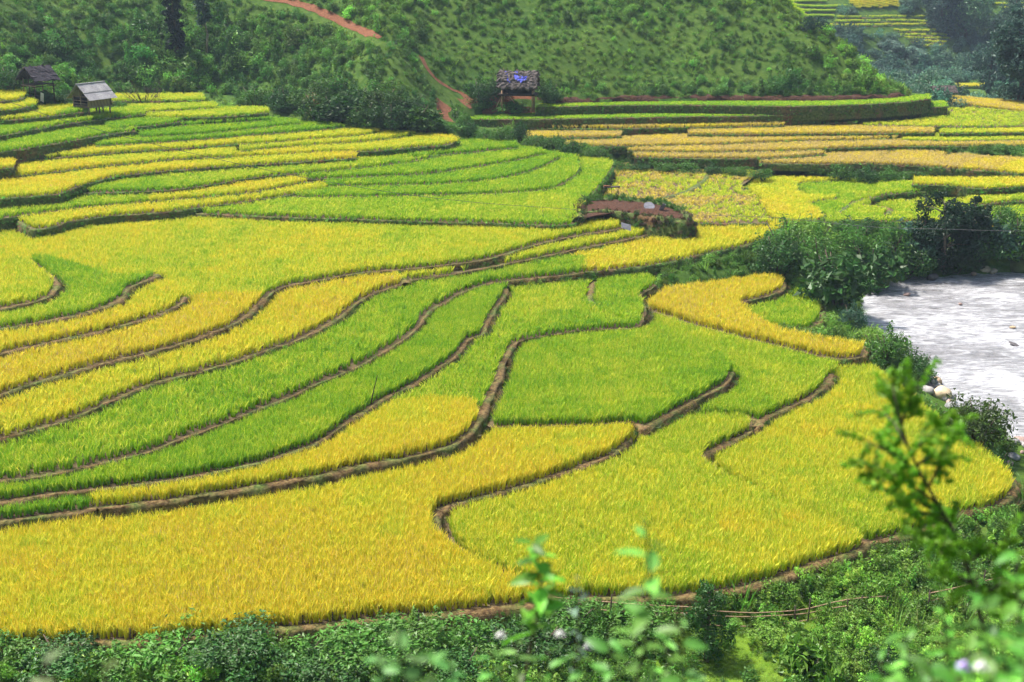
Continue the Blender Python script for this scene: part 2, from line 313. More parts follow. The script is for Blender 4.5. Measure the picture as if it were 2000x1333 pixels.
# key, z, front edge (left to right), back edge (right to left), ripeness, wall drop, bund scale, wall look, rice height, label
FIELDS = [
 ('F1', 0.0, [(1700,1066),(1800,1042),(1850,1020),(1890,1005),(1955,992),(1985,965),(1988,948),(1950,905),(1900,870),(1850,838),(1800,795),(1760,760),(1705,722)], [(1650,706),(1627,733)]+R(E2U)+R(E2H)+[(1690,1060)], .49, 1.3, .8, 'n', .68, 'yellow-green rice field in the front right corner beside the river'),
 ('F1c', .25, FB+E2H, [(1472,818),(1400,808),(1330,810),(1285,815),(1240,845),(1200,885)]+R(E1[:12]), .50, 1.3, .8, 'n', .68, 'yellow rice field at the front between the two brown hooked bunds'),
 ('F1b', .32, [(1285,825),(1340,816),(1400,814),(1470,821)]+E2U, [(1640,706),(1600,695),(1500,670),(1400,645),(1330,625),(1265,605),(1246,640),(1330,663),(1400,700),(1433,728)]+R(E1U), .36, .5, .8, 'n', .62, 'green rice field flecked with yellow left of the short curved bund'),
 ('F0', .5, FA+E1, [(1240,826)]+R(E4)+[(140,1004),(70,1013),(0,1022)], .70, 1.4, .8, 'n', .70, 'large golden rice field along the bottom edge in front of the fence'),
 ('G', .75, [(957,835),(1050,834),(1150,831),(1240,828)]+E1U, [(1400,697),(1330,662),(1262,640),(1246,636),(1176,640),(1105,647),(1053,654),(1018,662),(997,672),(985,715),(975,745),(960,775),(945,800),(938,825)], .28, .7, .7, 'n', .62, 'square bright green rice field right of the thick winding bund'),
 ('JL', .96, [(0,1022),(70,1013),(140,1004),(188,996)], [(187,966),(150,962),(70,972),(0,981)], .16, 1.0, .6, 'n', .6, 'small green rice plot at the left edge above the large golden field'),
 ('JY', 1.0, E4, [(910,790),(840,785),(760,792),(700,812),(670,832)]+R(E5[2:9]), .62, 1.2, .9, 'n', .62, 'long yellow rice strip directly above the large golden field'),
 ('JG', 1.02, [(948,800),(960,775),(975,745),(985,715),(997,690),(1005,678),(1018,668),(1053,659),(1105,652),(1176,645),(1246,640),(1258,618),(1262,601),(1252,582),(1281,558)], [(1246,530),(1175,535),(1105,542),(1035,549),(985,556),(992,567)]+R(E5[9:-1])+[(690,822),(760,797),(840,789),(910,792)], .27, .9, .9, 'n', .58, 'green rice field wrapping behind the thick winding bund below the tall grassy bank'),
 ('L', .58, [(1258,604),(1330,627),(1400,647),(1500,672),(1600,697),(1650,703),(1690,697),(1694,680),(1655,676),(1560,660),(1490,633),(1455,603),(1452,592),(1500,580),(1533,566),(1534,552)], [(1500,545),(1400,560),(1290,572),(1262,585)], .82, 1.0, .6, 'n', .62, 'orange-gold U-shaped rice field at the river bend'),
 ('M', .12, [(1480,640),(1560,648),(1598,636),(1612,612),(1598,590)], [(1560,575),(1480,596),(1462,612)], .2, .8, .6, 'n', .6, 'tiny bright green rice plot inside the bend of the orange-gold field'),
 ('T', 1.25, E5, [(985,552)]+R(E7), .20, .6, .7, 'n', .6, 'long bright green rice strip with a stick standing in it, above the winding bund'),
 ('N', 1.55, E7+[(1035,546),(1090,540),(1145,534)], [(1144,508),(1081,505)]+R(E8R[:-2])+R(E8), .21, .6, .5, 'n', .6, 'long bright green S-shaped rice strip between two yellow strips and the pale path'),
 ('RY', 1.57, [(1140,534)]+E7R[2:]+[(1527,442)], [(1500,437),(1430,437),(1350,441),(1290,452),(1270,456)]+R(E8R[3:-1])+[(1081,507),(1144,510)], .6, 1.3, .7, 'g', .6, 'bright yellow rice field ending above the river bank bushes'),
 ('P', 1.88, E8, [(790,530),(720,534),(648,545),(578,557),(543,568),(522,580)]+R(E9[:-1]), .62, .6, .6, 'n', .6, 'long yellow rice strip left of the S-shaped green strip with a thin pole'),
 ('Q', 1.93, E8R+[(1264,447)], [(1218,447)]+R(E9R[5:-1]), .5, .6, .5, 'n', .55, 'narrow pale yellow rice strip tapering towards the earth mound'),
 ('V', 2.22, E9, [(500,580),(420,576),(365,584)]+R(E10), .74, .7, .75, 'n', .6, 'orange-tinged rice strip at the left above the pole strip'),
 ('U', 2.23, E9R, [(1200,440),(1112,438),(930,433),(700,427),(455,419),(382,416),(280,430),(210,440),(75,462),(67,449),(0,445),(-150,450),(-150,565),(100,570),(300,575),(362,590),(420,582)], .46, .8, .6, 'n', .58, 'broad pale yellow-green rice field in the middle of the slope'),
 ('W', 2.5, E10+[(362,582)], [(330,560),(305,548)]+R(E11), .57, .7, .8, 'n', .58, 'narrow yellow rice strip ending at a bund tip at the left'),
 ('X', 2.8, E11+[(300,536),(245,545),(190,532),(120,512)], [(60,505)]+R(E12), .2, .8, .9, 'n', .55, 'dark green rice plot curving round the small mound field at the left edge'),
 ('Y', 3.12, E12+[(96,535),(50,512)], [(0,505)], .46, .8, .8, 'n', .55, 'rounded yellow-green rice plot at the left edge above the dark green one'),
 ('Z', 2.95, [(28,428),(45,440),(67,450),(105,444),(140,434),(210,424),(280,419),(350,413),(382,408),(455,399),(525,389),(596,377),(673,366)], [(624,350),(560,362),(490,376),(420,383),(350,389),(291,394),(210,401),(140,408),(70,417),(25,424)], .50, 1.3, .5, 'g', .52, 'yellow-green rice strip above a dark grassy wall'),
 ('AA', 2.7, [(382,418),(455,421),(560,426),(700,430),(790,433),(930,436),(1112,440),(1136,412),(1154,387),(1168,368),(1186,345),(1197,326)], [(1190,318),(1130,314),(1130,336),(1105,357),(1070,371),(1000,378),(895,382),(790,384),(650,387),(540,387),(455,399)], .25, .8, .4, 'g', .5, 'large fresh green rice field behind the earth mound'),
 ('BB', 2.9, [(560,386),(650,387),(790,384),(895,382),(1000,378),(1070,371),(1105,357),(1130,336),(1129,314)], [(1122,308),(1095,306),(1070,320),(1035,334),(983,347),(930,354),(860,359),(790,361),(673,363),(600,375)], .2, .6, .4, 'g', .5, 'fresh green lobed rice strip, lowest of the fan behind the mound'),
 ('CC', 3.1, [(640,366),(673,365),(790,363),(860,361),(930,356),(983,349),(1035,336),(1070,322),(1095,308)], [(1085,302),(1067,300),(1018,310),(965,320),(895,331),(825,340),(755,343),(650,348),(630,352)], .15, .6, .4, 'g', .5, 'fresh green lobed rice strip, second of the fan behind the mound'),
 ('II', 3.2, [(291,396),(350,391),(420,385),(490,378),(560,364),(612,356)], [(596,346),(547,343),(490,350),(420,361),(350,371),(300,375)], .57, .6, .4, 'g', .5, 'pale yellow tongue of rice among green strips on the left'),
 ('HH', 3.18, [(0,429),(70,419),(140,410),(210,403),(290,396)], [(287,376),(210,376),(121,379),(60,384),(0,388)], .27, .6, .4, 'g', .5, 'green rice strip at the left edge below the brightest yellow strip'),
 ('DD', 3.32, [(600,351),(650,350),(755,345),(825,342),(895,333),(965,322),(1018,312),(1067,301)], [(1055,296),(1014,291),(965,295),(913,301),(860,306),(808,316),(755,323),(650,334),(547,342)], .17, .6, .4, 'g', .5, 'fresh green lobed rice strip, third of the fan behind the mound'),
 ('GG', 3.55, [(121,380),(210,377),(291,375),(350,371),(420,361),(490,350),(547,343),(650,335),(755,324),(808,317),(860,307)], [(850,300),(780,305),(697,309),(596,315),(490,322),(385,329),(280,338),(210,348),(140,369)], .27, .6, .4, 'g', .5, 'long light green rice strip right below the brightest yellow strip'),
 ('EE', 3.6, [(800,312),(860,304),(913,300),(965,294),(1014,290)], [(1005,281),(960,278),(900,279),(850,288),(800,300)], .1, .6, .4, 'g', .5, 'deep green rice tongue, topmost of the fan by the hedge'),
 ('FF', 3.95, [(0,389),(50,386),(116,380),(140,371),(210,350),(280,340),(385,331),(490,324),(596,317),(697,310)], [(690,300),(650,298),(526,305),(459,307),(350,311),(280,317),(175,327),(105,336),(38,345),(0,350)], .6, .7, .4, 'g', .5, 'brightest yellow long rice strip on the left slope'),
 ('KK', 4.2, [(459,308),(526,305),(596,301),(650,298),(737,296),(808,289),(867,285),(897,277)], [(880,270),(811,267),(745,273),(650,280),(525,291),(470,296)], .54, .5, .4, 'g', .48, 'yellow rice strip whose tip reaches the red path'),
 ('JJ', 4.4, [(38,345),(105,338),(175,329),(280,319),(350,312),(455,307)], [(460,297),(455,284),(350,291),(280,295),(210,300),(140,306),(81,312),(40,325)], .57, .6, .4, 'g', .48, 'yellow rice strip right above the brightest yellow strip'),
 ('LM', 4.55, [(470,297),(525,292),(596,286),(650,282),(745,275),(811,265)], [(790,262),(746,260),(700,265),(596,273),(525,279),(465,285)], .48, .5, .4, 'g', .48, 'slim yellow-green rice strip ending near the dark thicket'),
 ('LL', 4.9, [(81,312),(140,307),(210,301),(280,296),(350,292),(455,284),(525,280),(596,274),(650,270),(700,266),(746,259)], [(720,252),(676,250),(525,262),(350,276),(186,287),(100,300)], .55, .6, .4, 'g', .48, 'topmost yellow rice strip of the left slope'),
 ('MM', 5.3, [(186,287),(350,277),(525,263),(600,257),(676,250)], [(650,245),(592,243),(490,253),(385,262),(273,269),(200,280)], .12, .6, .4, 'g', .48, 'dark green rice strip above the topmost yellow strip'),
 ('NN', 5.6, [(273,270),(385,264),(490,254),(592,243)], [(570,238),(529,235),(420,242),(315,249),(275,258)], .06, .6, .4, 'g', .48, 'deep green rice strip, second above the topmost yellow strip'),
 ('OO', 5.95, [(300,252),(315,250),(420,243),(529,236)], [(515,228),(420,232),(378,234),(300,244)], .06, .6, .4, 'g', .48, 'deep green rice strip, third above the topmost yellow strip'),
 ('VV', 5.3, [(-60,333),(0,331),(28,329)], [(30,317),(0,317),(-60,317)], .62, .8, .4, 'g', .45, 'short yellow rice patch cut by the left edge'),
 ('PP', 6.1, [(0,299),(63,290),(140,277),(210,264),(266,257)], [(270,249),(245,250),(154,255),(70,266),(0,278)], .14, 1.5, .4, 'g', .48, 'green rice terrace above the tallest green wall at the left'),
 ('RR', 6.3, [(225,256),(245,252),(315,245),(378,235)], [(370,228),(286,226),(200,245)], .13, .8, .4, 'g', .48, 'green rice tongue below the stilt hut'),
 ('QQ', 6.9, [(0,268),(70,254),(140,242),(210,233),(286,224)], [(280,214),(172,220),(102,230),(0,244)], .17, 1.2, .4, 'g', .48, 'green rice terrace right in front of the stilt hut'),
 ('SS', 7.7, [(0,237),(53,233),(102,228),(172,219)], [(168,208),(100,212),(35,216),(0,222)], .42, 1.0, .4, 'g', .48, 'yellow-green rice terrace left of the stilt hut'),
 ('TT', 8.6, [(0,218),(35,214),(72,206)], [(66,194),(35,198),(0,201)], .52, .8, .4, 'g', .45, 'yellow-green rice ledge below the dark roofed hut'),
 ('UU', 9.2, [(0,199),(35,196),(48,190)], [(45,181),(0,183)], .5, .8, .4, 'g', .45, 'small rice ledge level with the dark roofed hut'),
 ('S1', 7.3, [(217,199),(300,199),(400,197)], [(395,187),(220,188)], .48, .5, .4, 'g', .4, 'thin yellow rice strip behind the bare shrub, farthest back'),
 ('S2', 6.9, [(245,222),(340,217),(424,212)], [(420,203),(250,209)], .34, .6, .4, 'g', .4, 'thin green-gold rice strip right of the bare shrub'),
 ('S3', 6.6, [(287,231),(420,230),(525,222)], [(520,213),(425,213),(290,221)], .33, .6, .4, 'g', .4, 'thin green-gold rice strip below the thicket'),
]
# fields given in final heights (right hand side of the valley)
FIELDS2 = [
 ('AR', 2.45, [(1120,440),(1250,438),(1350,438),(1500,437)], [(1496,424),(1478,389),(1448,364),(1470,348),(1496,340),(1420,330),(1300,322),(1205,322),(1186,350),(1168,372),(1150,395)], .72, .7, .4, 'g', .34, 'orange and green mottled harvested rice field right of the earth mound'),
 ('YR', 2.0, [(1500,426),(1538,436),(1608,429),(1596,410),(1582,399),(1640,387),(1575,383),(1560,371),(1563,359),(1636,356)], [(1640,346),(1580,340),(1496,340),(1474,350),(1451,364),(1482,389)], .58, .5, .3, 'g', .4, 'vivid lemon yellow rice patch with wavy outline among green paddies'),
 ('GR', 1.85, [(1560,432),(1650,437),(1760,434),(1850,436),(1960,436),(2000,436)], [(2000,372),(1900,360),(1800,357),(1700,352),(1640,354),(1563,358),(1556,371),(1575,384),(1600,388),(1580,400)], .28, .7, .4, 'g', .4, 'broad light green paddy on the flat land above the dark river trees'),
 ('GS', 2.5, [(1700,391),(1730,382),(1800,376),(1860,372),(1927,378)], [(1920,362),(1800,356),(1715,362)], .3, .4, .3, 'g', .38, 'light green lobed paddy in the middle of the flat land'),
 ('GT', 2.3, [(1860,412),(1900,404),(1960,396),(2000,394)], [(2000,374),(1935,378),(1880,392)], .33, .4, .3, 'g', .38, 'light green paddy with curved rim at the right edge of the flat land'),
 ('YS', 3.0, [(1780,362),(1850,364),(1920,370),(2000,366)], [(2000,351),(1900,351),(1785,351)], .64, .5, .3, 'g', .4, 'yellow rice strip at the right just below the hedge'),
 ('YP', 1.7, [(1925,452),(1970,454),(2000,452)], [(2000,424),(1960,421),(1930,428)], .82, .5, .3, 'g', .4, 'golden rice patch behind the river trees at the right edge'),
 ('R8a', 3.3, [(1482,320),(1600,322),(1703,321)], [(1740,298),(1650,300),(1615,304),(1480,312)], .97, .4, .3, 'g', .4, 'brownish gold rice plot, leftmost above the long hedge'),
 ('R8b', 3.32, [(1704,322),(1794,325)], [(1850,302),(1780,297),(1745,299)], .9, .4, .3, 'g', .4, 'brownish gold rice plot, second above the long hedge'),
 ('R8c', 3.34, [(1795,326),(1866,330)], [(1930,310),(1880,305),(1825,308)], .92, .4, .3, 'g', .4, 'brownish gold rice plot, third above the long hedge'),
 ('R8d', 3.36, [(1867,331),(1947,336)], [(2000,313),(1950,309),(1900,315)], .9, .4, .3, 'g', .4, 'brownish gold rice plot, fourth above the long hedge'),
 ('R8e', 3.38, [(1948,337),(2000,342)], [(2000,317),(1975,320)], .68, .4, .3, 'g', .4, 'yellow rice plot above the long hedge at the right edge'),
 ('R7', 3.6, [(1239,308),(1300,310),(1400,311),(1510,310),(1615,303)], [(1600,296),(1510,297),(1400,299),(1300,299),(1245,299)], .95, .5, .3, 'g', .4, 'brown-gold rice strip, lowest long one on the right terraces'),
 ('R6', 3.85, [(1225,296),(1300,298),(1400,298),(1510,296),(1580,294),(1650,290),(1800,287),(2000,287)], [(2000,275),(1850,274),(1752,273),(1650,276),(1545,278),(1400,284),(1240,286)], .93, .5, .3, 'g', .4, 'brown-gold rice strip, second long one from below on the right terraces'),
 ('R5', 4.1, [(1102,287),(1200,287),(1300,285),(1400,283),(1545,277),(1650,275),(1752,272)], [(1740,263),(1650,263),(1500,265),(1342,266),(1214,271),(1110,278)], .92, .5, .3, 'g', .4, 'brown-gold rice strip, third long one from below on the right terraces'),
 ('R5b', 4.05, [(1760,275),(1850,277),(2000,275)], [(2000,262),(1900,262),(1770,264)], .42, .5, .3, 'g', .3, 'green terrace strip at the right end of the brown-gold rows'),
 ('R4', 4.5, [(1028,271),(1120,270),(1214,268)], [(1210,258),(1030,258)], .92, .5, .3, 'g', .4, 'short brown-gold rice strip behind the hedge shrubs'),
 ('R4b', 4.52, [(1342,264),(1450,264),(1580,263),(1700,262),(1825,261)], [(1820,250),(1690,248),(1540,248),(1350,254)], .9, .5, .3, 'g', .4, 'gold rice strip left of the olive field on the right terraces'),
 ('R4c', 4.5, [(1835,262),(2000,260)], [(2000,248),(1980,249),(1840,250)], .45, .5, .3, 'g', .3, 'pale green terrace strip at the right edge under the olive field'),
 ('R3', 4.9, [(909,252),(1000,252),(1200,252),(1350,250),(1531,246)], [(1528,232),(1350,234),(1100,236),(915,238)], .88, .6, .3, 'g', .42, 'long gold rice strip below the thatched hut'),
 ('R3b', 5.0, [(1552,238),(1610,240),(1675,240)], [(1680,228),(1560,228)], .12, .9, .3, 'g', .16, 'short grassy ledge over a bare brown wall on the right terraces'),
 ('R3c', 4.75, [(1685,246),(1800,248),(1900,249),(1980,248)], [(2000,222),(1900,212),(1850,214),(1700,234)], .4, .6, .3, 'g', .3, 'olive green fallow field at the right end of the terraces'),
 ('R2', 5.8, [(909,235),(1100,233),(1350,229),(1580,225),(1685,220),(1755,215),(1850,209)], [(1845,198),(1755,203),(1580,212),(1350,212),(1100,216),(930,222)], .12, 1.4, .3, 'g', .18, 'long grassy terrace over a brown wall, second below the hill'),
 ('R1', 6.7, [(1046,211),(1150,208),(1300,206),(1580,208),(1755,201),(1818,194)], [(1815,184),(1740,194),(1580,198),(1300,197),(1060,200)], .14, 1.2, .3, 'g', .18, 'long grassy terrace at the very foot of the hill'),
 ('RT', 4.3, [(1840,199),(1900,208),(2000,220),(2100,232)], [(2100,210),(2000,202),(1900,194),(1850,190)], .82, .5, .3, 'g', .4, 'golden rice field in front of the small open shed'),
 ('RU', -1.6, [(1850,171),(1900,170),(1945,169)], [(1945,165),(1850,166)], .64, .5, .3, 'g', .4, 'thin far yellow rice line below the wooded hill'),
]
FIELD = {}
def extend(L):
    L = list(L)
    for end, nx in ((0, 1), (-1, -2)):
        x, y = L[end]
        if x in (0, 2000) and len(L) > 1:
            x2, y2 = L[nx]; tx = -170 if x == 0 else 2170
            sl = (y - y2) / (x - x2) if x != x2 else 0
            p = (tx, y + sl * (tx - x))
            L = [p] + L if end == 0 else L + [p]
    return L
for spec, mapped in [(s, True) for s in FIELDS] + [(s, False) for s in FIELDS2]:
    k, z, fr, bk, ripe, drop, bs, wall, rh, lab = spec
    if mapped: z = zmap(z)
    fr, bk = extend(fr), extend(bk)
    fw = W([p[0] for p in fr], [p[1] for p in fr], z)[:, :2]
    bw = W([p[0] for p in bk], [p[1] for p in bk], z)[:, :2]
    fw = smooth_line(fw, .22 if fw[:, 1].mean() < 90 else .5)
    if fw[:, 1].mean() < 90:
        fw[:, 0] += .12 * vnoise(fw[:, 0], fw[:, 1], 1.7, 5); fw[:, 1] += .14 * vnoise(fw[:, 0], fw[:, 1], 1.7, 6)
    poly = np.vstack([fw, bw])
    FIELD[k] = dict(z=z, front=fw, poly=poly, ripe=ripe, drop=drop, bs=bs, wall=wall, rh=rh, label=lab,
                    bb=(poly[:, 0].min() - .5, poly[:, 0].max() + .5, poly[:, 1].min() - .5, poly[:, 1].max() + .5))

# ------------------------------------------------------------------ the ground sheet
WATER_Z = -1.2
RIV = [(2000,533),(1900,537),(1800,545),(1750,553),(1700,568),(1684,588),(1680,612),(1690,645),(1720,680),(1770,712),(1828,752),(1852,778),(1890,806),(1935,832),(1965,850),(2000,866)]
riv = W([p[0] for p in RIV], [p[1] for p in RIV], WATER_Z)[:, :2]
riv_edge = smooth_line(riv, 1.0)
riv_poly = np.vstack([riv_edge, [[riv[-1][0] + 12, riv[-1][1] - 2.5], [60, riv[-1][1] - 12], [105, 34], [115, 60], [110, 98], [90, riv[0][1] + 9], [riv[0][0] + 10, riv[0][1] + 2]]])
HF = [(-260,176,9.2),(40,180,9.0),(120,188,8.3),(215,186,7.7),(420,184,7.6),(540,206,6.9),(620,236,6.3),(760,256,5.75),(860,258,5.5),(905,238,5.8),(930,215,6.4),(1050,201,6.9),(1300,196,6.9),(1600,197,6.8),(1740,194,6.7),(1766,188,6.7)]
hf = np.array([W(a, b, z) for a, b, z in HF])
l = hf[-1]
hill_line = np.vstack([[[-260, hf[0][1] + 40, 14], [-120, hf[0][1] + 10, 12]], hf, [[l[0] + 3, l[1] + 8, 6], [l[0] + 7, l[1] + 25, 3], [l[0] + 12, l[1] + 60, 0], [l[0] + 10, l[1] + 110, -2], [l[0] - 5, l[1] + 240, -2]]])
hill_poly = np.vstack([hill_line[:, :2], [[-400, 420], [-400, hf[0][1] + 60]]])
FHF = [(1330,176,-4),(1500,176,-5),(1700,174,-5.5),(1850,164,-6),(1960,160,-6),(2150,160,-6)]
fh = np.array([W(a, b, z) for a, b, z in FHF])
far_line = np.vstack([[[-300, 420, -3], [0, 290, -3]], fh, [[140, 235, -6], [330, 190, -6]]])
far_poly = np.vstack([far_line[:, :2], [[900, 190], [900, 1200], [-900, 1200], [-900, 420]]])

def axis(segs):
    out = []
    for a, b, s in segs: out += list(np.arange(a, b, s))
    return np.array(out + [segs[-1][1]])
gx = axis([(-700, -200, 40), (-200, -90, 5), (-90, 120, 1.0), (120, 220, 4), (220, 800, 40)])
gy = axis([(-120, -4, 8), (-4, 30, 1.5), (30, 175, 1.0), (175, 330, 2.5), (330, 420, 8), (420, 1100, 40)])
GX, GY = np.meshgrid(gx, gy)
ctl = []
for f in FIELD.values():
    for p in f['poly'][::3]: ctl.append((p[0], p[1], f['z'] - .3))
for px, py, z in [(1400,1300,-1.0),(1600,1290,-.9),(1700,1320,-1),(1200,1300,-.9),(1800,1210,-1.1),(1900,1110,-1.1),(1990,1020,-1.1),(600,1320,-.8),(100,1330,-.7),(300,1330,-.7),(900,1300,-.9),(1050,1250,-.9),
                  (1600,1200,-1.0),(1500,1230,-1.0),(1350,1240,-.9),(1700,1150,-1.1),(-150,1330,-.7),(2150,1050,-1.4),(2150,1200,-1.4),
                  (1560,470,1.2),(1640,470,1.0),(1720,470,1.2),(1620,520,.2),(1560,520,.9),(1660,550,-.4),(1580,560,.4),(1640,600,-.3),(1800,470,1.0),(1900,480,.6),(1990,480,.6),
                  (1640,640,.4),(1700,700,-.1),(1760,745,-.5),(1850,835,-.6),(1930,880,-.6),(1985,925,-.6),(1400,545,1.0),(1480,510,1.0),(1500,345,2.0)]:
    p = W(px, py, z); ctl.append(tuple(p))
for p in riv_edge[::2]: ctl.append((p[0], p[1], WATER_Z + .05))
for p in hf: ctl.append(tuple(p))
for p in fh: ctl.append(tuple(p))
for p in hill_line[-5:]: ctl.append(tuple(p))
ctl += [(60, 150, 1.0), (85, 150, -.5), (75, 175, -2), (110, 160, -1.5), (60, 200, -4), (150, 150, -2), (70, 120, .8), (95, 112, .4), (-60, 41, -.7), (0, 39, -.9), (40, 36, -1.2), (60, 38, -1.4), (-90, 60, 2), (-100, 90, 5), (-110, 110, 9)]
ctl = np.array(ctl)
gxy = np.stack([GX.ravel(), GY.ravel()], 1); GZ = np.zeros(len(gxy))
for s in range(0, len(gxy), 4000):
    q = gxy[s:s + 4000]
    d2 = (q[:, None, 0] - ctl[None, :, 0]) ** 2 + (q[:, None, 1] - ctl[None, :, 1]) ** 2 + .05
    w = d2 ** -2.0
    GZ[s:s + 4000] = (w * ctl[None, :, 2]).sum(1) / w.sum(1)
GZ = GZ.reshape(GX.shape)
GZ += .12 * fbm(GX, GY, 3, 2)
for f in FIELD.values():       # keep the sheet under the paddies
    a, b, c, d = f['bb']; m = (GX > a) & (GX < b) & (GY > c) & (GY < d)
    if m.any():
        ii = inside(GX[m], GY[m], f['poly']); dl, _ = dist_line(GX[m], GY[m], np.vstack([f['poly'], f['poly'][:1]]))
        z = GZ[m]; GZ[m] = np.where(ii | (dl < .9), np.minimum(z, f['z'] - .35 - .3 * (dl > .5)), z)
near = 21.3 - .63 * GY
GZ = np.where(GY < 40, np.maximum(GZ, near), GZ)
dh, zh = dist_line(GX, GY, hill_line, hill_line[:, 2]); ih = inside(GX, GY, hill_poly)
hz = zh + .66 * dh * np.minimum(1, .55 + dh / 14) + np.minimum(dh / 6, 1) * (1.6 * fbm(GX, GY, 16, 11) + .5 * fbm(GX, GY, 5, 12))
hz = np.where(hz > 60, 60 + (hz - 60) * .3, hz)
GZ = np.where(ih, np.maximum(hz, zh), GZ)
df, zf = dist_line(GX, GY, far_line, far_line[:, 2]); iff = inside(GX, GY, far_poly)
fz = zf + .55 * df + np.minimum(df / 12, 1) * (7 * fbm(GX, GY, 55, 21))
fz = np.where(fz > 110, 110 + (fz - 110) * .2, fz)
GZ = np.where(iff, np.maximum(fz, np.where(ih, GZ, -50)), GZ)
ir = inside(GX, GY, riv_poly); dr, _ = dist_line(GX, GY, np.vstack([riv_poly, riv_poly[:1]]))
GZ = np.where(ir, np.minimum(GZ, WATER_Z - np.minimum(.15 + .35 * dr, 1.2)), GZ)

def ground(x, y):
    x = np.asarray(x, float); y = np.asarray(y, float)
    i = np.clip(np.searchsorted(gx, x) - 1, 0, len(gx) - 2); j = np.clip(np.searchsorted(gy, y) - 1, 0, len(gy) - 2)
    fx = np.clip((x - gx[i]) / (gx[i + 1] - gx[i]), 0, 1); fy = np.clip((y - gy[j]) / (gy[j + 1] - gy[j]), 0, 1)
    return (GZ[j, i] * (1 - fx) + GZ[j, i + 1] * fx) * (1 - fy) + (GZ[j + 1, i] * (1 - fx) + GZ[j + 1, i + 1] * fx) * fy

def surf(x, y):
    """height of whatever one would stand on: a paddy or the sheet"""
    z = ground(x, y)
    for f in FIELD.values():
        a, b, c, d = f['bb']
        if np.ndim(x) == 0:
            if a < x < b and c < y < d and inside(np.array([x]), np.array([y]), f['poly'])[0]: z = max(z, f['z'])
    return z

def G(px, py, d0=34.0, d1=420.0):
    """where the line of sight through a picture point meets the ground"""
    D = np.concatenate([np.arange(d0, 170, .25), np.arange(170, d1, .7)]); P = WD(px, py, D)
    h = ground(P[:, 0], P[:, 1]); k = np.nonzero(P[:, 2] <= h)[0]
    k = k[0] if len(k) else len(D) - 1
    return np.array([P[k, 0], P[k, 1], h[k]])

PATH1 = [(500,-6),(560,4),(610,18),(660,40),(700,58),(742,77)]
PATH2 = [(822,112),(832,132),(850,155),(880,175),(905,186),(917,200),(925,207)]
PATH3 = [(868,203),(862,222),(880,240)]
PATH5 = [(604,186),(614,204),(606,222)]
PATH4 = [(905,205),(950,200),(1000,200),(1045,204)]
dirt = np.zeros(GX.shape)
PATHW = []
for Pp, wdt in ((PATH1, .40), (PATH2, .26), (PATH3, .8), (PATH4, 1.0), (PATH5, .7)):
    Q = smooth_line(np.array(Pp, float), 6); Q = np.array([G(a, b, 90) for a, b in Q])
    for _ in range(4): Q[1:-1] = (Q[:-2] + 2 * Q[1:-1] + Q[2:]) / 4
    Q = smooth_line(Q, .3); PATHW.append((Q, wdt))
dirt = np.maximum(dirt, np.clip(1 - dr / 1.6, 0, 1) * .25)
lawn = np.zeros(GX.shape)
for px, py, r in ((1420,1305,1.9),(1520,1295,1.8),(1300,1320,1.2),(1630,1310,1.2),(1545,1215,1.3),(1640,1165,.8)):
    q = W(px, py, -1.0); lawn = np.maximum(lawn, np.clip(1.5 - np.hypot(GX - q[0], (GY - q[1])) / r, 0, 1))
ny, nx = GX.shape
idx = np.arange(nx * ny).reshape(ny, nx)
quads = np.stack([idx[:-1, :-1], idx[:-1, 1:], idx[1:, 1:], idx[1:, :-1]], -1).reshape(-1, 4)
gm = mesh('ground', np.stack([GX.ravel(), GY.ravel(), GZ.ravel()], 1), quads, {'dirt': ('FLOAT', dirt), 'lawn': ('FLOAT', lawn)}, True)
go = obj('ground', gm, M['ground']); tag(go, 'grassy valley floor and hillsides with red bare patches', 'ground', kind='structure')

# the red footpath: a worn strip lying on the slope
for n_, (Q, wdt) in enumerate(PATHW):
    d = np.gradient(Q[:, :2], axis=0); d /= np.linalg.norm(d, axis=1)[:, None] + 1e-9; nr = np.stack([d[:, 1], -d[:, 0]], 1)
    s_ = np.arange(len(Q)) * .3; wv_ = wdt * (1 + .8 * vnoise(s_, s_ * 0, 2.2, 90 + n_) + .5 * vnoise(s_, s_ * 0, .7, 95 + n_)); V = []
    us = (-1, -.6, -.2, .2, .6, 1)
    for u in us:
        q = Q[:, :2] + nr * (u * wv_ + .12 * vnoise(s_, s_ * 0 + u * 3, .6, 97))[:, None]; V.append(np.column_stack([q, ground(q[:, 0], q[:, 1]) + .05 - .03 * (1 - u * u) + .04 * vnoise(q[:, 0], q[:, 1], .4, 3)]))
    V = np.stack(V, 1); nn_, k_ = V.shape[:2]; i_ = np.arange(nn_ * k_).reshape(nn_, k_)
    q = np.stack([i_[:-1, :-1], i_[:-1, 1:], i_[1:, 1:], i_[1:, :-1]], -1).reshape(-1, 4)
    o = obj('path', mesh('path', V.reshape(-1, 3), q, None, True), M['red'])
    tag(o, ['red dirt track crossing the upper hillside', 'narrow red footpath winding down to the thatched hut', 'bare red gully below the footpath', 'red earth yard around the thatched hut', 'eroded red scar left of the dark thicket'][n_], 'path', kind='structure')

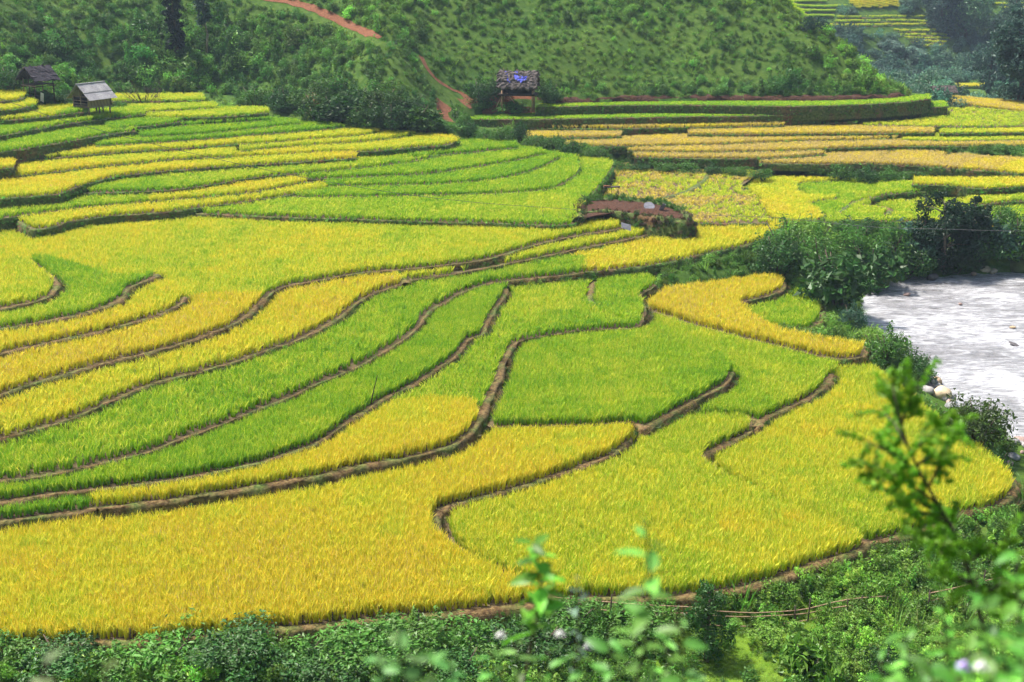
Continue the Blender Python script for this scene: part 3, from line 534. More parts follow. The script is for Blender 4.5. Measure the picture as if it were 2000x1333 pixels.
# river
xs = np.arange(15, 120, .6); ys = np.arange(28, 112, .6); RX, RY = np.meshgrid(xs, ys)
rm = inside(RX, RY, riv_poly) | (dist_line(RX, RY, np.vstack([riv_poly, riv_poly[:1]]))[0] < 2.4)
rz = WATER_Z + .13 * fbm(RX * .6, RY * 2.0, 2.4, 31) + .07 * fbm(RX, RY * 1.5, 1.4, 33)
ri = np.arange(RX.size).reshape(RX.shape); rq = []
ok = rm[:-1, :-1] & rm[:-1, 1:] & rm[1:, 1:] & rm[1:, :-1]
rq = np.stack([ri[:-1, :-1][ok], ri[:-1, 1:][ok], ri[1:, 1:][ok], ri[1:, :-1][ok]], -1)
ro = obj('river_water', mesh('river_water', np.stack([RX.ravel(), RY.ravel(), rz.ravel()], 1), rq, None, True), M['water'])
tag(ro, 'pale milky river with ripples bending past the fields', 'river', kind='structure')

# ------------------------------------------------------------------ terraces: soil bed, bund with wall
def sweep(line, prof, z, jit, seed, sc=None):
    d = np.gradient(line, axis=0); d /= np.linalg.norm(d, axis=1)[:, None] + 1e-9
    nrm = np.stack([d[:, 1], -d[:, 0]], 1); n = len(line); k = len(prof); V = np.zeros((n, k, 3))
    s = np.concatenate([[0], np.cumsum(np.linalg.norm(np.diff(line, axis=0), axis=1))])
    lump = vnoise(s, s * 0, .8, seed) + .6 * vnoise(s, s * 0, .33, seed + 1); wv = 1 + .7 * vnoise(s, s * 0, 2.3, seed + 2) + .35 * vnoise(s, s * 0, .7, seed + 4)
    for j, (o, h) in enumerate(prof):
        if sc is not None: o = o * sc; h = h * (sc if h > 0 else 1)
        o = o * wv
        oo = o + jit * 1.1 * vnoise(s, s * 0 + j * 1.3, .6, seed + 3) * (1 if j < k - 1 else .5)
        hh = h * (1 + (.5 * lump if j in (1, 2, 3) else 0)) + jit * .6 * vnoise(s, s * 0 + j * 2.1, .45, seed + 7)
        V[:, j, :2] = line + nrm * oo[:, None]; V[:, j, 2] = z + hh
    i = np.arange(n * k).reshape(n, k)
    q = np.stack([i[:-1, :-1], i[:-1, 1:], i[1:, 1:], i[1:, :-1]], -1).reshape(-1, 4)[:, ::-1]
    return V.reshape(-1, 3), q, nrm

def bed(name, f, mat, cat='terrace', lab=None):
    P = [Vector((p[0], p[1], 0)) for p in f['poly']]
    tri = geometry.tessellate_polygon([P])
    V = np.column_stack([f['poly'], np.full(len(P), f['z'])])
    o = obj(name, mesh(name, V, [tuple(t) for t in tri]), mat)
    return tag(o, lab, cat, kind='structure')

LOOSE = {'JG': [[(1190,543),(1160,556),(1156,570),(1152,587),(1160,600)]], 'GR': [[(1640,420),(1662,402),(1690,391)], [(1700,392),(1715,384),(1770,376),(1850,372)], [(1770,398),(1790,388),(1850,381),(1900,380)], [(1855,404),(1900,392),(1960,386)], [(1690,404),(1736,412),(1732,424)]],
  'AR': [[(1290,392),(1340,378),(1372,358),(1384,342)]], 'P': [[(787,532),(789,545),(794,556)]]}
for n_, (k, f) in enumerate(FIELD.items()):
    t = bed('terrace', f, M['soil'], 'terrace', 'earth terrace carrying the ' + f['label'])
    b, dr_ = f['bs'] * (.78 if f['wall'] == 'n' else 1), f['drop']
    nearf = f['wall'] == 'n'
    prof = [(-.62 * b, -.04), (-.40 * b, .03 * b), (-.2 * b, .09 * b), (.02 * b, .07 * b), (.14 * b, -.06), (.22 * b, -.3 * dr_), (.32 * b, -.65 * dr_), (.46 * b, -dr_ - .2)]
    fpx, fpy, _ = proj(np.column_stack([f['front'], np.full(len(f['front']), f['z'])]))
    sc_ = np.ones(len(fpx))
    if k == 'JG': sc_ = np.where(fpx > 1012, .35, 1.0)
    if k == 'L': sc_ = np.where((fpx < 1640) & (fpy > 600), .2, 1.0)
    if k == 'G': sc_ = np.where(fpx < 1245, .25, 1.0)
    if k == 'F1b': sc_ = np.where(fpx < 1472, .2, 1.0)
    sc_ = np.convolve(np.pad(sc_, 3, mode='edge'), np.ones(7) / 7, 'valid')
    V, q, nrm = sweep(f['front'], prof, f['z'], .22 * b if nearf else .10, n_ * 3, sc_); f['sc'] = sc_
    obj('bund', mesh('bund', V, q, None, True), M['bund'] if nearf else M['bund_far'], t)
    for ln in LOOSE.get(k, []):
        lw = smooth_line(W([a for a, c in ln], [c for a, c in ln], f['z'])[:, :2], .2); f.setdefault('loose', []).append(lw); h_ = .16 if nearf else .2
        V, q, _ = sweep(lw, [(-.34, -.06), (-.2, h_ * .7), (0, h_), (.2, h_ * .7), (.34, -.06)], f['z'], .1, n_ + 900)
        obj('bund', mesh('bund', V, q, None, True), M['bund'] if nearf else M['bund_far'], t)
    f['nrm'] = nrm

# low bare red bank along the foot of the hill
hb = smooth_line(hf[11:], .5); hb[:, :2] += .25 * np.stack([vnoise(hb[:, 0], hb[:, 1], 2, 4), vnoise(hb[:, 0], hb[:, 1], 2, 5)], 1)
V, q, _ = sweep(hb[:, :2], [(-1.3, .45), (-.7, .38), (-.35, .28), (-.15, .05), (.1, -.5)], hb[:, 2], .35, 777)
tag(obj('bare_bank', mesh('bare_bank', V, q, None, True), M['moundsoil']), 'low bare red bank along the foot of the hill', 'bank', kind='structure')
# ------------------------------------------------------------------ scattering (geometry nodes, for what nobody could count)
def proto_collection(name, meshes):
    c = bpy.data.collections.new(name)
    for i, m in enumerate(meshes):
        o = bpy.data.objects.new('%s_%02d' % (name, i), m); c.objects.link(o)
    return c

def scatter_group(coll):
    g = bpy.data.node_groups.new('scatter_' + coll.name, 'GeometryNodeTree')
    g.interface.new_socket('Geometry', in_out='INPUT', socket_type='NodeSocketGeometry')
    g.interface.new_socket('Geometry', in_out='OUTPUT', socket_type='NodeSocketGeometry')
    N = g.nodes; L = g.links
    gi, go_ = N.new('NodeGroupInput'), N.new('NodeGroupOutput')
    ci = N.new('GeometryNodeCollectionInfo'); ci.inputs['Collection'].default_value = coll
    ci.inputs['Separate Children'].default_value = True; ci.inputs['Reset Children'].default_value = True
    ip = N.new('GeometryNodeInstanceOnPoints'); ip.inputs['Pick Instance'].default_value = True
    def na(name, ty):
        a = N.new('GeometryNodeInputNamedAttribute'); a.data_type = ty; a.inputs['Name'].default_value = name
        return a.outputs['Attribute']
    L.new(gi.outputs[0], ip.inputs['Points']); L.new(ci.outputs[0], ip.inputs['Instance'])
    L.new(na('vi', 'INT'), ip.inputs['Instance Index']); L.new(na('rot', 'FLOAT_VECTOR'), ip.inputs['Rotation'])
    L.new(na('scl', 'FLOAT_VECTOR'), ip.inputs['Scale']); L.new(ip.outputs[0], go_.inputs[0])
    return g

def scatter(name, P, rot, scl, vi, group, attrs, label, cat, parent=None):
    at = {'rot': ('FLOAT_VECTOR', rot), 'scl': ('FLOAT_VECTOR', scl), 'vi': ('INT', vi)}; at.update(attrs)
    m = mesh(name, np.asarray(P, float), [], at)
    o = obj(name, m); md = o.modifiers.new('scatter', 'NODES'); md.node_group = group
    return tag(o, label, cat, kind='stuff')

def blades(n, h, spread, width, bend, seed, ears=0, segs=3):
    r = np.random.default_rng(seed); V = []; Fc = []; A = []
    for i in range(n + ears):
        ear = i >= n
        a = r.uniform(0, 6.283); b0 = r.uniform(0, spread * .45); hh = h * r.uniform(.72, 1.06) * (.97 if ear else 1)
        lean = spread * r.uniform(.3, 1.5); bd = bend * r.uniform(.3, 1.5) * (1.6 if ear else 1); w = width * r.uniform(.7, 1.3)
        ca, sa = math.cos(a), math.sin(a); fa = a + 1.57 + r.uniform(-1.2, 1.2); px, py = math.cos(fa) * w / 2, math.sin(fa) * w / 2
        rv = r.random(); base = len(V)
        for s in range(segs + 1):
            t = s / segs
            if ear: t = .5 + .5 * t
            rad = b0 + lean * t + bd * max(0, t - .5) ** 2 * 4 * .5
            z = hh * (t - .30 * (bd / max(h, .01)) * max(0, t - .55) ** 2 * 4)
            ww = (1 - t) ** .6 * .95 + .05 if not ear else (.9 if 0 < s < segs else .35) * 1.25
            V += [(ca * rad - px * ww, sa * rad - py * ww, z), (ca * rad + px * ww, sa * rad + py * ww, z)]
            A += [(t, 1.0 if ear else 0.0, rv)] * 2
            if s: k = base + 2 * s; Fc.append((k - 2, k - 1, k + 1, k))
    return V, Fc, A

def rice_patch(spacing, wd_, seed, size=0.9):
    """about a square metre of rice hills, so that the big paddies need few copies"""
    r = np.random.default_rng(seed); V = []; Fc = []; A = []
    n = max(2, int(round(size / spacing))); st = size / n
    for i in range(n):
        for j in range(n):
            x = -size / 2 + (i + .5) * st + r.uniform(-.4, .4) * st; y = -size / 2 + (j + .5) * st + r.uniform(-.4, .4) * st
            v, f, a = RAW[r.integers(0, 6)]; an = r.uniform(0, 6.283); ca, sa = math.cos(an), math.sin(an)
            sw = wd_ * r.uniform(.85, 1.15); sh = r.normal(1, .09); lx, ly = r.normal(0, .1, 2); o = r.normal(0, .16); b = len(V)
            V += [(x + sw * (p[0] * ca - p[1] * sa) + lx * p[2], y + sw * (p[0] * sa + p[1] * ca) + ly * p[2], p[2] * sh) for p in v]
            Fc += [tuple(k + b for k in q) for q in f]; A += [(q[0], q[1], q[2] + o) for q in a]
    m = mesh('rice_patch', V, Fc, {'blade': ('FLOAT_VECTOR', A)}); m.materials.append(M['rice']); return m
RAW = [blades(13, 1.0, .10, .027, .12, 100 + s, ears=8, segs=2) for s in range(6)]
rice_meshes = []
for V, Fc, A in RAW:
    m = mesh('rice_clump', V, Fc, {'blade': ('FLOAT_VECTOR', A)}); m.materials.append(M['rice']); rice_meshes.append(m)
CLS = [(.16, .90), (.205, 1.08), (.265, 1.35)]           # near, middle, far: spacing of the hills, their spread
for ci_, (sp, wd_) in enumerate(CLS):
    for q in range(5): rice_meshes.append(rice_patch(sp, wd_, 500 + ci_ * 10 + q))
rice_grp = scatter_group(proto_collection('rice_clumps', rice_meshes))

order = sorted(FIELD, key=lambda k: FIELD[k]['z'])
def frustum(X, Y, Z, mx=170, my=150):
    px, py, dep = proj(np.stack([X, Y, Z], -1)); return (px > -mx) & (px < 2000 + mx) & (py > -my) & (py < 1333 + my)
NR = 0
for n_, k in enumerate(order):
    f = FIELD[k]; r = np.random.default_rng(1000 + n_)
    D = f['poly'][:, 1].mean(); ci_ = 0 if D < 62 else (1 if D < 88 else 2); s, wd_ = CLS[ci_]
    PS = .9; n_in = max(2, int(round(PS / s))); s = PS / n_in
    a, b, c, d = f['bb']
    nx_, ny_ = int((b - a) / PS + 1) * n_in, int((d - c) / PS + 1) * n_in
    IX, IY = np.meshgrid(np.arange(nx_), np.arange(ny_)); X, Y = a + (IX.ravel() + .5) * s, c + (IY.ravel() + .5) * s
    cell = (IY.ravel() // n_in) * 100000 + IX.ravel() // n_in
    X = X + r.uniform(-.4, .4, X.size) * s; Y = Y + r.uniform(-.4, .4, Y.size) * s
    def keep(m):
        global X, Y, cell
        X, Y, cell = X[m], Y[m], cell[m]
    m = frustum(X, Y, np.full(X.shape, f['z'])); keep(m)
    m = inside(X, Y, f['poly']); keep(m)
    dl, sv = dist_line(X, Y, f['front'][::2], f['sc'][::2]); m = dl > (.27 if f['wall'] == 'n' else .07) * (.2 + .8 * sv) + r.uniform(0, .12, X.size)
    for lw in f.get('loose', []): m &= dist_line(X, Y, lw)[0] > .30
    keep(m)
    for k2, g in FIELD.items():
        if g['z'] <= f['z'] or k2 == k: continue
        a2, b2, c2, d2 = g['bb']; w = (X > a2) & (X < b2) & (Y > c2) & (Y < d2)
        if not w.any(): continue
        kill = np.zeros(X.shape, bool); kill[w] = inside(X[w], Y[w], g['poly'])
        q = w & ~kill
        if q.any():
            dd, _ = dist_line(X[q], Y[q], g['front'][::2]); kk = np.zeros(X.shape, bool); kk[q] = dd < (.46 * g['bs'] + .10); kill |= kk
        keep(~kill)
    if k in ('AR', 'R3c') and len(X): keep(r.random(len(X)) < .55)
    if len(X) == 0: continue
    uc, inv, cnt = np.unique(cell, return_inverse=True, return_counts=True); full = cnt >= n_in * n_in
    cxs = a + (uc[full] % 100000 + .5) * PS; cys = c + (uc[full] // 100000 + .5) * PS; nf = len(cxs)
    one = ~full[inv]; X = np.concatenate([cxs, X[one]]); Y = np.concatenate([cys, Y[one]]); n = len(X); isp = np.arange(n) < nf
    NR += n
    big = fbm(X, Y, 7, n_ * 5 + 1); mid = fbm(X, Y, 1.6, n_ * 5 + 2)
    rip = f['ripe'] + .19 * big + .13 * mid + r.normal(0, .045, n)
    if k in ('F1', 'F1c', 'F1b', 'G'): rip -= .10 * np.clip(fbm(X, Y, 5, 77) * 2, 0, 1)
    if k == 'AR': rip = np.where(fbm(X, Y, 4, 78) + .5 * fbm(X, Y, 1.2, 79) + r.normal(0, .12, n) > .0, .93, .40) + r.normal(0, .06, n)
    if k == 'SS': rip = np.where(X > W(102, 228, f['z'])[0], .15, .5) + r.normal(0, .05, n)
    if f['wall'] == 'n': rip = np.where(rip > .70, .70 + .25 * (rip - .70), rip)
    h = f['rh'] * (1 + .10 * big + r.normal(0, .07, n) * ~isp)
    P = np.column_stack([X, Y, np.full(n, f['z'] - .02)])
    tl = np.where(isp, 0, .10)
    rot = np.column_stack([r.normal(0, 1, n) * tl, r.normal(0, 1, n) * tl, np.where(isp, r.integers(0, 4, n) * math.pi / 2, r.uniform(0, 6.283, n))])
    sx = np.where(isp, 1.0, wd_ * r.uniform(.85, 1.15, n)); scl = np.column_stack([sx, sx, h])
    vi = np.where(isp, 6 + ci_ * 5 + r.integers(0, 5, n), r.integers(0, 6, n))
    scatter('rice', P, rot, scl, vi, rice_grp, {'ripe': ('FLOAT', np.clip(rip, 0, 1))}, f['label'], 'rice field')

# ------------------------------------------------------------------ plants
def leafcloud(lobes, n, ls, seed, up=.35, aspect=.45, shell=.55):
    """n small folded leaves spread through ellipsoid lobes (x,y,z,rx,ry,rz)"""
    r = np.random.default_rng(seed); L = np.array(lobes, float)
    w = (L[:, 3] * L[:, 4] * L[:, 5]) ** .67; k = r.choice(len(L), n, p=w / w.sum())
    d = r.normal(0, 1, (n, 3)); d /= np.linalg.norm(d, axis=1)[:, None]
    rad = shell + (1 - shell) * r.random(n) ** .5; rad *= 1 + .16 * r.normal(0, 1, n)
    P = L[k, :3] + d * rad[:, None] * L[k, 3:]
    nn = d * .8 + r.normal(0, .75, (n, 3)) + np.array([0, 0, up]); nn /= np.linalg.norm(nn, axis=1)[:, None]
    t = np.cross(nn, r.normal(0, 1, (n, 3))); t /= np.linalg.norm(t, axis=1)[:, None] + 1e-9
    b = np.cross(nn, t); s = ls * np.exp(np.clip(r.normal(0, .36, n), -.8, .6))[:, None]
    V = np.empty((n, 4, 3)); V[:, 0] = P - t * s * .5; V[:, 2] = P + t * s * .5 - nn * s * .12
    V[:, 1] = P + b * s * aspect * .5 + nn * s * .08; V[:, 3] = P - b * s * aspect * .5 + nn * s * .08
    clump = vnoise(P[:, 0] * 3 + P[:, 2] * 2, P[:, 1] * 3 + P[:, 2], .6, seed % 40) + .5
    lr = np.clip(.55 * r.random(n) + .45 * clump, 0, 1)
    V[:, :, 2] = np.maximum(V[:, :, 2], .0)
    return V.reshape(-1, 3), np.arange(4 * n).reshape(n, 4), np.repeat(lr, 4)

def leafmesh(name, *a, **k):
    V, q, lr = leafcloud(*a, **k); return mesh(name, V, q, {'leafr': ('FLOAT', lr)})

def tube(P, Rr, sides=6):
    P = np.asarray(P, float); n = len(P); V = []; Fc = []
    d = np.gradient(P, axis=0)
    for i in range(n):
        t = d[i] / (np.linalg.norm(d[i]) + 1e-9); u = np.cross(t, (0, 0, 1) if abs(t[2]) < .9 else (1, 0, 0)); u /= np.linalg.norm(u); v = np.cross(t, u)
        for j in range(sides):
            a = 6.2832 * j / sides; V.append(P[i] + Rr[i] * (math.cos(a) * u + math.sin(a) * v))
    for i in range(n - 1):
        for j in range(sides): Fc.append((i * sides + j, i * sides + (j + 1) % sides, (i + 1) * sides + (j + 1) % sides, (i + 1) * sides + j))
    Fc.append(tuple(range(sides))[::-1]); Fc.append(tuple((n - 1) * sides + j for j in range(sides)))
    return V, Fc

def tubes(name, items, sides=6, smooth=True):
    V = []; Fc = []
    for P, Rr in items:
        v, f = tube(P, Rr, sides); b = len(V); V += v; Fc += [tuple(i + b for i in q) for q in f]
    return mesh(name, [tuple(map(float, v)) for v in V], Fc, None, smooth)

def lobes_bush(seed, n=9, flat=.8):
    r = np.random.default_rng(seed); L = [(0, 0, .42, .33, .33, .36)]
    for i in range(n):
        a = r.uniform(0, 6.283); d = r.uniform(.12, .38); s = r.uniform(.13, .26)
        L.append((math.cos(a) * d, math.sin(a) * d, r.uniform(.16, .80 - d * .5) * 1.0, s, s, s * flat))
    for i in range(7):
        a = r.uniform(0, 6.283); d = r.uniform(.05, .42); L.append((math.cos(a) * d, math.sin(a) * d, r.uniform(.55, .95) - d * .7, .05, .05, r.uniform(.12, .22)))
    return L
def spikes(seed, n, h, spread, w, segs=3):
    """upright leafy stalks / grass"""
    V, Fc, A = blades(n, h, spread, w, .25, seed, 0, segs)
    return mesh('tuft', V, Fc, {'leafr': ('FLOAT', [a[2] for a in A])})

# small plants used for ground cover (never counted one by one)
cover = [leafmesh('cover_plant', lobes_bush(s, 7), 420, .105, s, aspect=.5) for s in (1, 2, 3)]       # 0-2 shrubs
cover += [leafmesh('cover_plant', lobes_bush(s, 5, .6), 240, .13, s, aspect=.42) for s in (4, 5)]    # 3-4 loose shrubs
cover += [spikes(s, 26, 1.0, .45, .055) for s in (6, 7)]                                               # 5-6 grass tufts
cover += [leafmesh('cover_plant', [(0, 0, .5, .16, .16, .5), (.1, .05, .35, .2, .2, .3), (-.1, .02, .3, .18, .2, .28)], 150, .15, s, up=.8, aspect=.35) for s in (8, 9)]  # 7-8 tall weeds
for m in cover: m.materials.append(M['fol_i'])
cov_grp = scatter_group(proto_collection('cover_plants', cover))
DK, MD, LT, YL = np.array((.036, .098, .020)), np.array((.08, .19, .028)), np.array((.18, .32, .042)), np.array((.25, .33, .08))
def cover_scatter(name, P, size, hs, vi, tint, label, cat, seed=0, lean=.12):
    r = np.random.default_rng(seed); n = len(P)
    rot = np.column_stack([r.normal(0, lean, n), r.normal(0, lean, n), r.uniform(0, 6.283, n)])
    scl = np.column_stack([size, size, size * hs])
    tc = np.column_stack([np.clip(tint, .004, 1), np.ones(n)])
    return scatter(name, P, rot, scl, vi, cov_grp, {'tint': ('FLOAT_COLOR', tc)}, label, cat)

def pick(n, x0, x1, y0, y1, r): return r.uniform(x0, x1, n), r.uniform(y0, y1, n)
# --- the near hill: shrubs and rough grass
r = np.random.default_rng(41)
X, Y = pick(90000, -75, 55, 100, 200, r)
m = inside(X, Y, hill_poly); X, Y = X[m], Y[m]; Z = ground(X, Y)
m = frustum(X, Y, Z, 120, 90); X, Y, Z = X[m], Y[m], Z[m]
m = np.ones(len(X), bool)
for Q, wdt in PATHW: m &= dist_line(X, Y, Q)[0] > wdt * .95
X, Y, Z = X[m], Y[m], Z[m]; px, py, _ = proj(np.stack([X, Y, Z], -1))
dpath = np.minimum.reduce([dist_line(px, py, [(a, b + 10) for a, b in L_])[0] for L_ in (PATH1, PATH2, PATH3, PATH4, PATH5)])
dh_, _ = dist_line(X, Y, hill_line)
nz = fbm(X, Y, 9, 51) + .7 * fbm(X, Y, 3, 52)
meadow = np.clip(1.25 - np.hypot((px - 1180) / 330, (py - 125) / 75), 0, 1)
wood = np.clip(1.3 - np.hypot((px - 330) / 420, (py - 110) / 90), 0, 1) + np.clip(1.2 - np.hypot((px - 720) / 170, (py - 215) / 55), 0, 1) + np.clip(1.2 - np.hypot((px - 1550) / 260, (py - 130) / 60), 0, .3)
ridge = np.clip((px - (1500 + 262 * py / 190) + 120) / 120, 0, 1)  # weight for lighter plant tints that paint the sunlit rim of the ridge
dens = np.clip(1.6 * np.clip(1 - np.abs(dist_line(X, Y, hf[11:, :2])[0] - 2.0) / 1.2, 0, 1) + .34 + .55 * nz + .45 * wood - .55 * meadow, .04, 1)
foot_ = dist_line(X, Y, hf[11:, :2])[0]
shrub = (foot_ > .5) & (r.random(len(X)) < dens * .33) & (dpath > 15)
grass = ~shrub & (r.random(len(X)) < .42) & (dpath > 8)
def tints(base, r, n, v=.34): return base * np.exp(r.normal(0, v, (n, 1))) * np.exp(r.normal(0, .08, (n, 3)))
s_ = shrub; n = s_.sum(); w = np.clip(.5 + .9 * nz[s_] - .35 * wood[s_] + .9 * ridge[s_], 0, 1)[:, None]
tb = (DK * 1.8) * (1 - w) + (MD * .8 + LT * .45) * w; tb = tb * (1 - .6 * ridge[s_][:, None]) + LT * 1.1 * .6 * ridge[s_][:, None]
size = r.uniform(.55, 1.2, n) * np.where(r.random(n) < .12, 1.7, 1) * (1 + .5 * np.clip(wood[s_], 0, 1)) * (1 - .4 * meadow[s_])
cover_scatter('shrub', np.column_stack([X[s_], Y[s_], Z[s_] - .08]), size, r.uniform(.75, 1.15, n), r.choice([0, 1, 2, 3, 4, 7], n), tints(tb, r, n), 'dense green shrubs covering the steep hillside', 'shrubs', 42)
g_ = grass; n = g_.sum(); w = np.clip(.45 + .8 * nz[g_] + .5 * meadow[g_] + .9 * ridge[g_], 0, 1)[:, None]
tb = MD * .9 * (1 - w) + (LT * .85) * w
cover_scatter('hill_grass', np.column_stack([X[g_], Y[g_], Z[g_] - .05]), r.uniform(.4, .85, n), r.uniform(.45, .9, n), r.choice([3, 4, 5, 6, 7], n), tints(tb, r, n), 'rough grass between the shrubs on the hillside', 'grass', 43)

# --- the far wooded hill; bluish haze is painted into the plant tints
r = np.random.default_rng(61)
X, Y = pick(30000, 20, 190, 150, 420, r); m = (inside(X, Y, far_poly) | (Y > 150)) & ~inside(X, Y, hill_poly); X, Y = X[m], Y[m]; Z = ground(X, Y)
m = frustum(X, Y, Z, 120, 60); X, Y, Z = X[m], Y[m], Z[m]; px, py, _ = proj(np.stack([X, Y, Z], -1))
FARTERR = [[(1500,-8),(1650,-8),(1640,40),(1545,45)], [(1652,-8),(1740,-8),(1762,22),(1668,24)], [(1630,30),(1808,30),(1850,72),(1860,98),(1785,100),(1740,70),(1600,62)], [(1935,-8),(2040,-8),(2040,34),(1945,32)], [(1845,163),(1955,160),(1960,205),(1870,205)]]
m = np.ones(len(X), bool)
for P_ in FARTERR: m &= ~inside(px, py, P_)
nz = fbm(X, Y, 14, 71); m &= r.random(len(X)) < .55
for Q in FIELD.values(): m &= ~inside(X, Y, Q['poly'])
X, Y, Z, nz = X[m], Y[m], Z[m], nz[m]; n = len(X); w = np.clip(.4 + 1.1 * nz, 0, 1)[:, None]
cover_scatter('wood', np.column_stack([X, Y, Z - .2]), r.uniform(1.6, 3.8, n), r.uniform(.6, 1.1, n), r.choice([0, 1, 2, 3, 4], n), tints(np.array((.07, .155, .10)) * (1 - w) + np.array((.13, .25, .15)) * w, r, n, .3), 'dark green wood and scrub on the far hill', 'wood', 62)

# --- grass and weeds on the terrace walls and bunds
WP, WS, WH, WV, WT = [], [], [], [], []
for n_, (k, f) in enumerate(FIELD.items()):
    r = np.random.default_rng(2000 + n_); fr = f['front']; L = np.linalg.norm(np.diff(fr, axis=0), axis=1).sum()
    nearf = f['wall'] == 'n'; D = fr[:, 1].mean()
    per = 20 if nearf else 12
    if k in ('F0', 'F1', 'F1c'): per = 22
    n = int(L * per); i = r.integers(0, len(fr) - 1, n); t = r.random(n)[:, None]
    p = fr[i] * (1 - t) + fr[i + 1] * t; nn = f['nrm'][i]; v = r.random(n) ** (1.0 if not nearf else .75)
    if nearf: v = .18 + .82 * v
    off = f['bs'] * (.0 + .46 * v) + .04; z = f['z'] - v * f['drop'] * .9 + .02
    P = np.column_stack([p + nn * off[:, None], z]); m = frustum(P[:, 0], P[:, 1], P[:, 2], 60, 60)
    if k in ('RT', 'RU', 'R8a', 'R8b', 'R8c', 'R8d'): m &= r.random(n) < .5
    P = P[m]; n = len(P); v = v[m]
    brown = r.random(n) < (np.where(v < .4, .6, .3) if nearf else (.45 if k in ('R2', 'R3b', 'R1') else .12))
    tb = np.where(brown[:, None], np.array((.21, .155, .065)), np.where((r.random(n) < .5)[:, None], MD * 1.1, np.array((.12, .17, .04))))
    if not nearf: tb = np.where(brown[:, None], np.array((.16, .12, .05)), MD * (.8 + 1.1 * (1 - v)[:, None]))
    sz = r.uniform(.18, .42, n) if nearf else r.uniform(.16, .34, n)
    if k in ('F0', 'F1', 'F1c'): sz *= 1.3
    WP.append(P); WS.append(sz); WH.append(r.uniform(.5, 1.1, n)); WT.append(tints(tb, r, n)); WV.append(r.choice([5, 6, 3] if nearf else [5, 6, 3, 4, 7], n))
P = np.vstack(WP); cover_scatter('bank_grass', P, np.concatenate(WS), np.concatenate(WH), np.concatenate(WV), np.vstack(WT), 'short grass and weeds on the terrace walls and bunds', 'grass', 44, .5)

# --- ground cover on the river bank, the foreground slope and strips between fields
def weeds(name, n, x0, x1, y0, y1, size, tint, vi, label, cat, seed, test=None, hs=(.6, 1.2)):
    r = np.random.default_rng(seed); X, Y = pick(n, x0, x1, y0, y1, r); m = np.ones(n, bool)
    m &= ~inside(X, Y, riv_poly) & ~inside(X, Y, hill_poly)
    for f in FIELD.values():
        a, b, c, d = f['bb']; w = (X > a) & (X < b) & (Y > c) & (Y < d); q = np.zeros(n, bool); q[w] = inside(X[w], Y[w], f['poly']); m &= ~q
    X, Y = X[m], Y[m]; Z = ground(X, Y); m = frustum(X, Y, Z, 320, 120)
    qx, qy, _ = proj(np.stack([X, Y, Z], -1)); m &= ~(inside(qx, qy, [(1788,738),(1850,732),(1885,775),(1878,812),(1835,815),(1800,775)]) | inside(qx, qy, [(1952,822),(2120,800),(2120,960),(1992,948)]))
    if test is not None: m &= test(X, Y, Z, r)
    X, Y, Z = X[m], Y[m], Z[m]; n = len(X); w = np.clip(.5 + 1.1 * fbm(X, Y, 4, seed), 0, 1)[:, None]
    tb = tint[0] * (1 - w) + tint[1] * w
    cover_scatter(name, np.column_stack([X, Y, Z - .04]), r.uniform(size[0], size[1], n), r.uniform(hs[0], hs[1], n), r.choice(vi, n), tints(tb, r, n), label, cat, seed + 1)
dL = lambda X, Y: ground(X, Y)
weeds('bank_weeds', 6500, 4, 75, 40, 132, (.5, 1.2), (MD, LT), [0, 1, 3, 4, 5, 6, 7], 'tangled weeds and low scrub on the river bank', 'weeds', 81)
weeds('bank_grass', 7000, 4, 26, 56, 92, (.3, .7), (MD, LT * .9), [0, 3, 4, 5, 6, 7], 'grass and weeds on the bank between yellow and orange-gold fields', 'grass', 89)
weeds('slope_weeds', 11000, -28, 40, 36, 50, (.35, .85), (MD * 1.2, LT * 1.35), [0, 1, 2, 3, 4, 7, 8], 'dense weeds on the slope below the front fields', 'weeds', 83,
      lambda X, Y, Z, r: (np.hypot(X - W(1440, 1300, -1)[0], Y - W(1440, 1300, -1)[1]) > 2.6) & (np.hypot(X - W(1560, 1225, -1)[0], Y - W(1560, 1225, -1)[1]) > .9) | (r.random(len(X)) < .08))
weeds('strip_weeds', 4200, -60, 75, 84, 142, (.5, 1.1), (MD * .9, LT * .9), [0, 3, 4, 5, 6, 7], 'weeds and grass in the gaps between the terraces', 'weeds', 85)
weeds('lawn_grass', 9000, 2, 16, 36, 46, (.10, .2), (np.array((.13, .25, .03)), np.array((.22, .34, .05))), [5, 6], 'short bright grass in the clearing beside the bamboo fence', 'grass', 87,
      lambda X, Y, Z, r: (np.hypot(X - W(1440, 1300, -1)[0], Y - W(1440, 1300, -1)[1]) < 3.2) | (np.hypot(X - W(1560, 1225, -1)[0], Y - W(1560, 1225, -1)[1]) < 1.3), (.5, .9))

# --- single shrubs: an Empty with foliage and stems; shapes shared between look-alikes
def stems(seed, n=5):
    r = np.random.default_rng(seed); it = []
    for i in range(n):
        a = r.uniform(0, 6.283); e = np.array((math.cos(a) * .28, math.sin(a) * .28, r.uniform(.45, .8)))
        it.append(([(0, 0, -.05), e * .5 + (0, 0, .05), e], [.022, .015, .006]))
    return tubes('stem', it, 5)
BUSH = {}
for key, sd, nl, ls, asp, n_l in (('fine', 11, 3200, .045, .5, 12), ('fine2', 12, 3200, .05, .5, 10), ('broad', 13, 1500, .10, .55, 11), ('loose', 14, 1500, .065, .4, 13), ('big', 15, 800, .15, .42, 10), ('loose2', 16, 1700, .06, .45, 14)):
    fm = leafmesh('foliage', lobes_bush(sd, n_l), nl, ls, sd, aspect=asp, shell=.42); fm.materials.append(M['fol'])
    sm = stems(sd); sm.materials.append(M['bark']); BUSH[key] = (fm, sm)

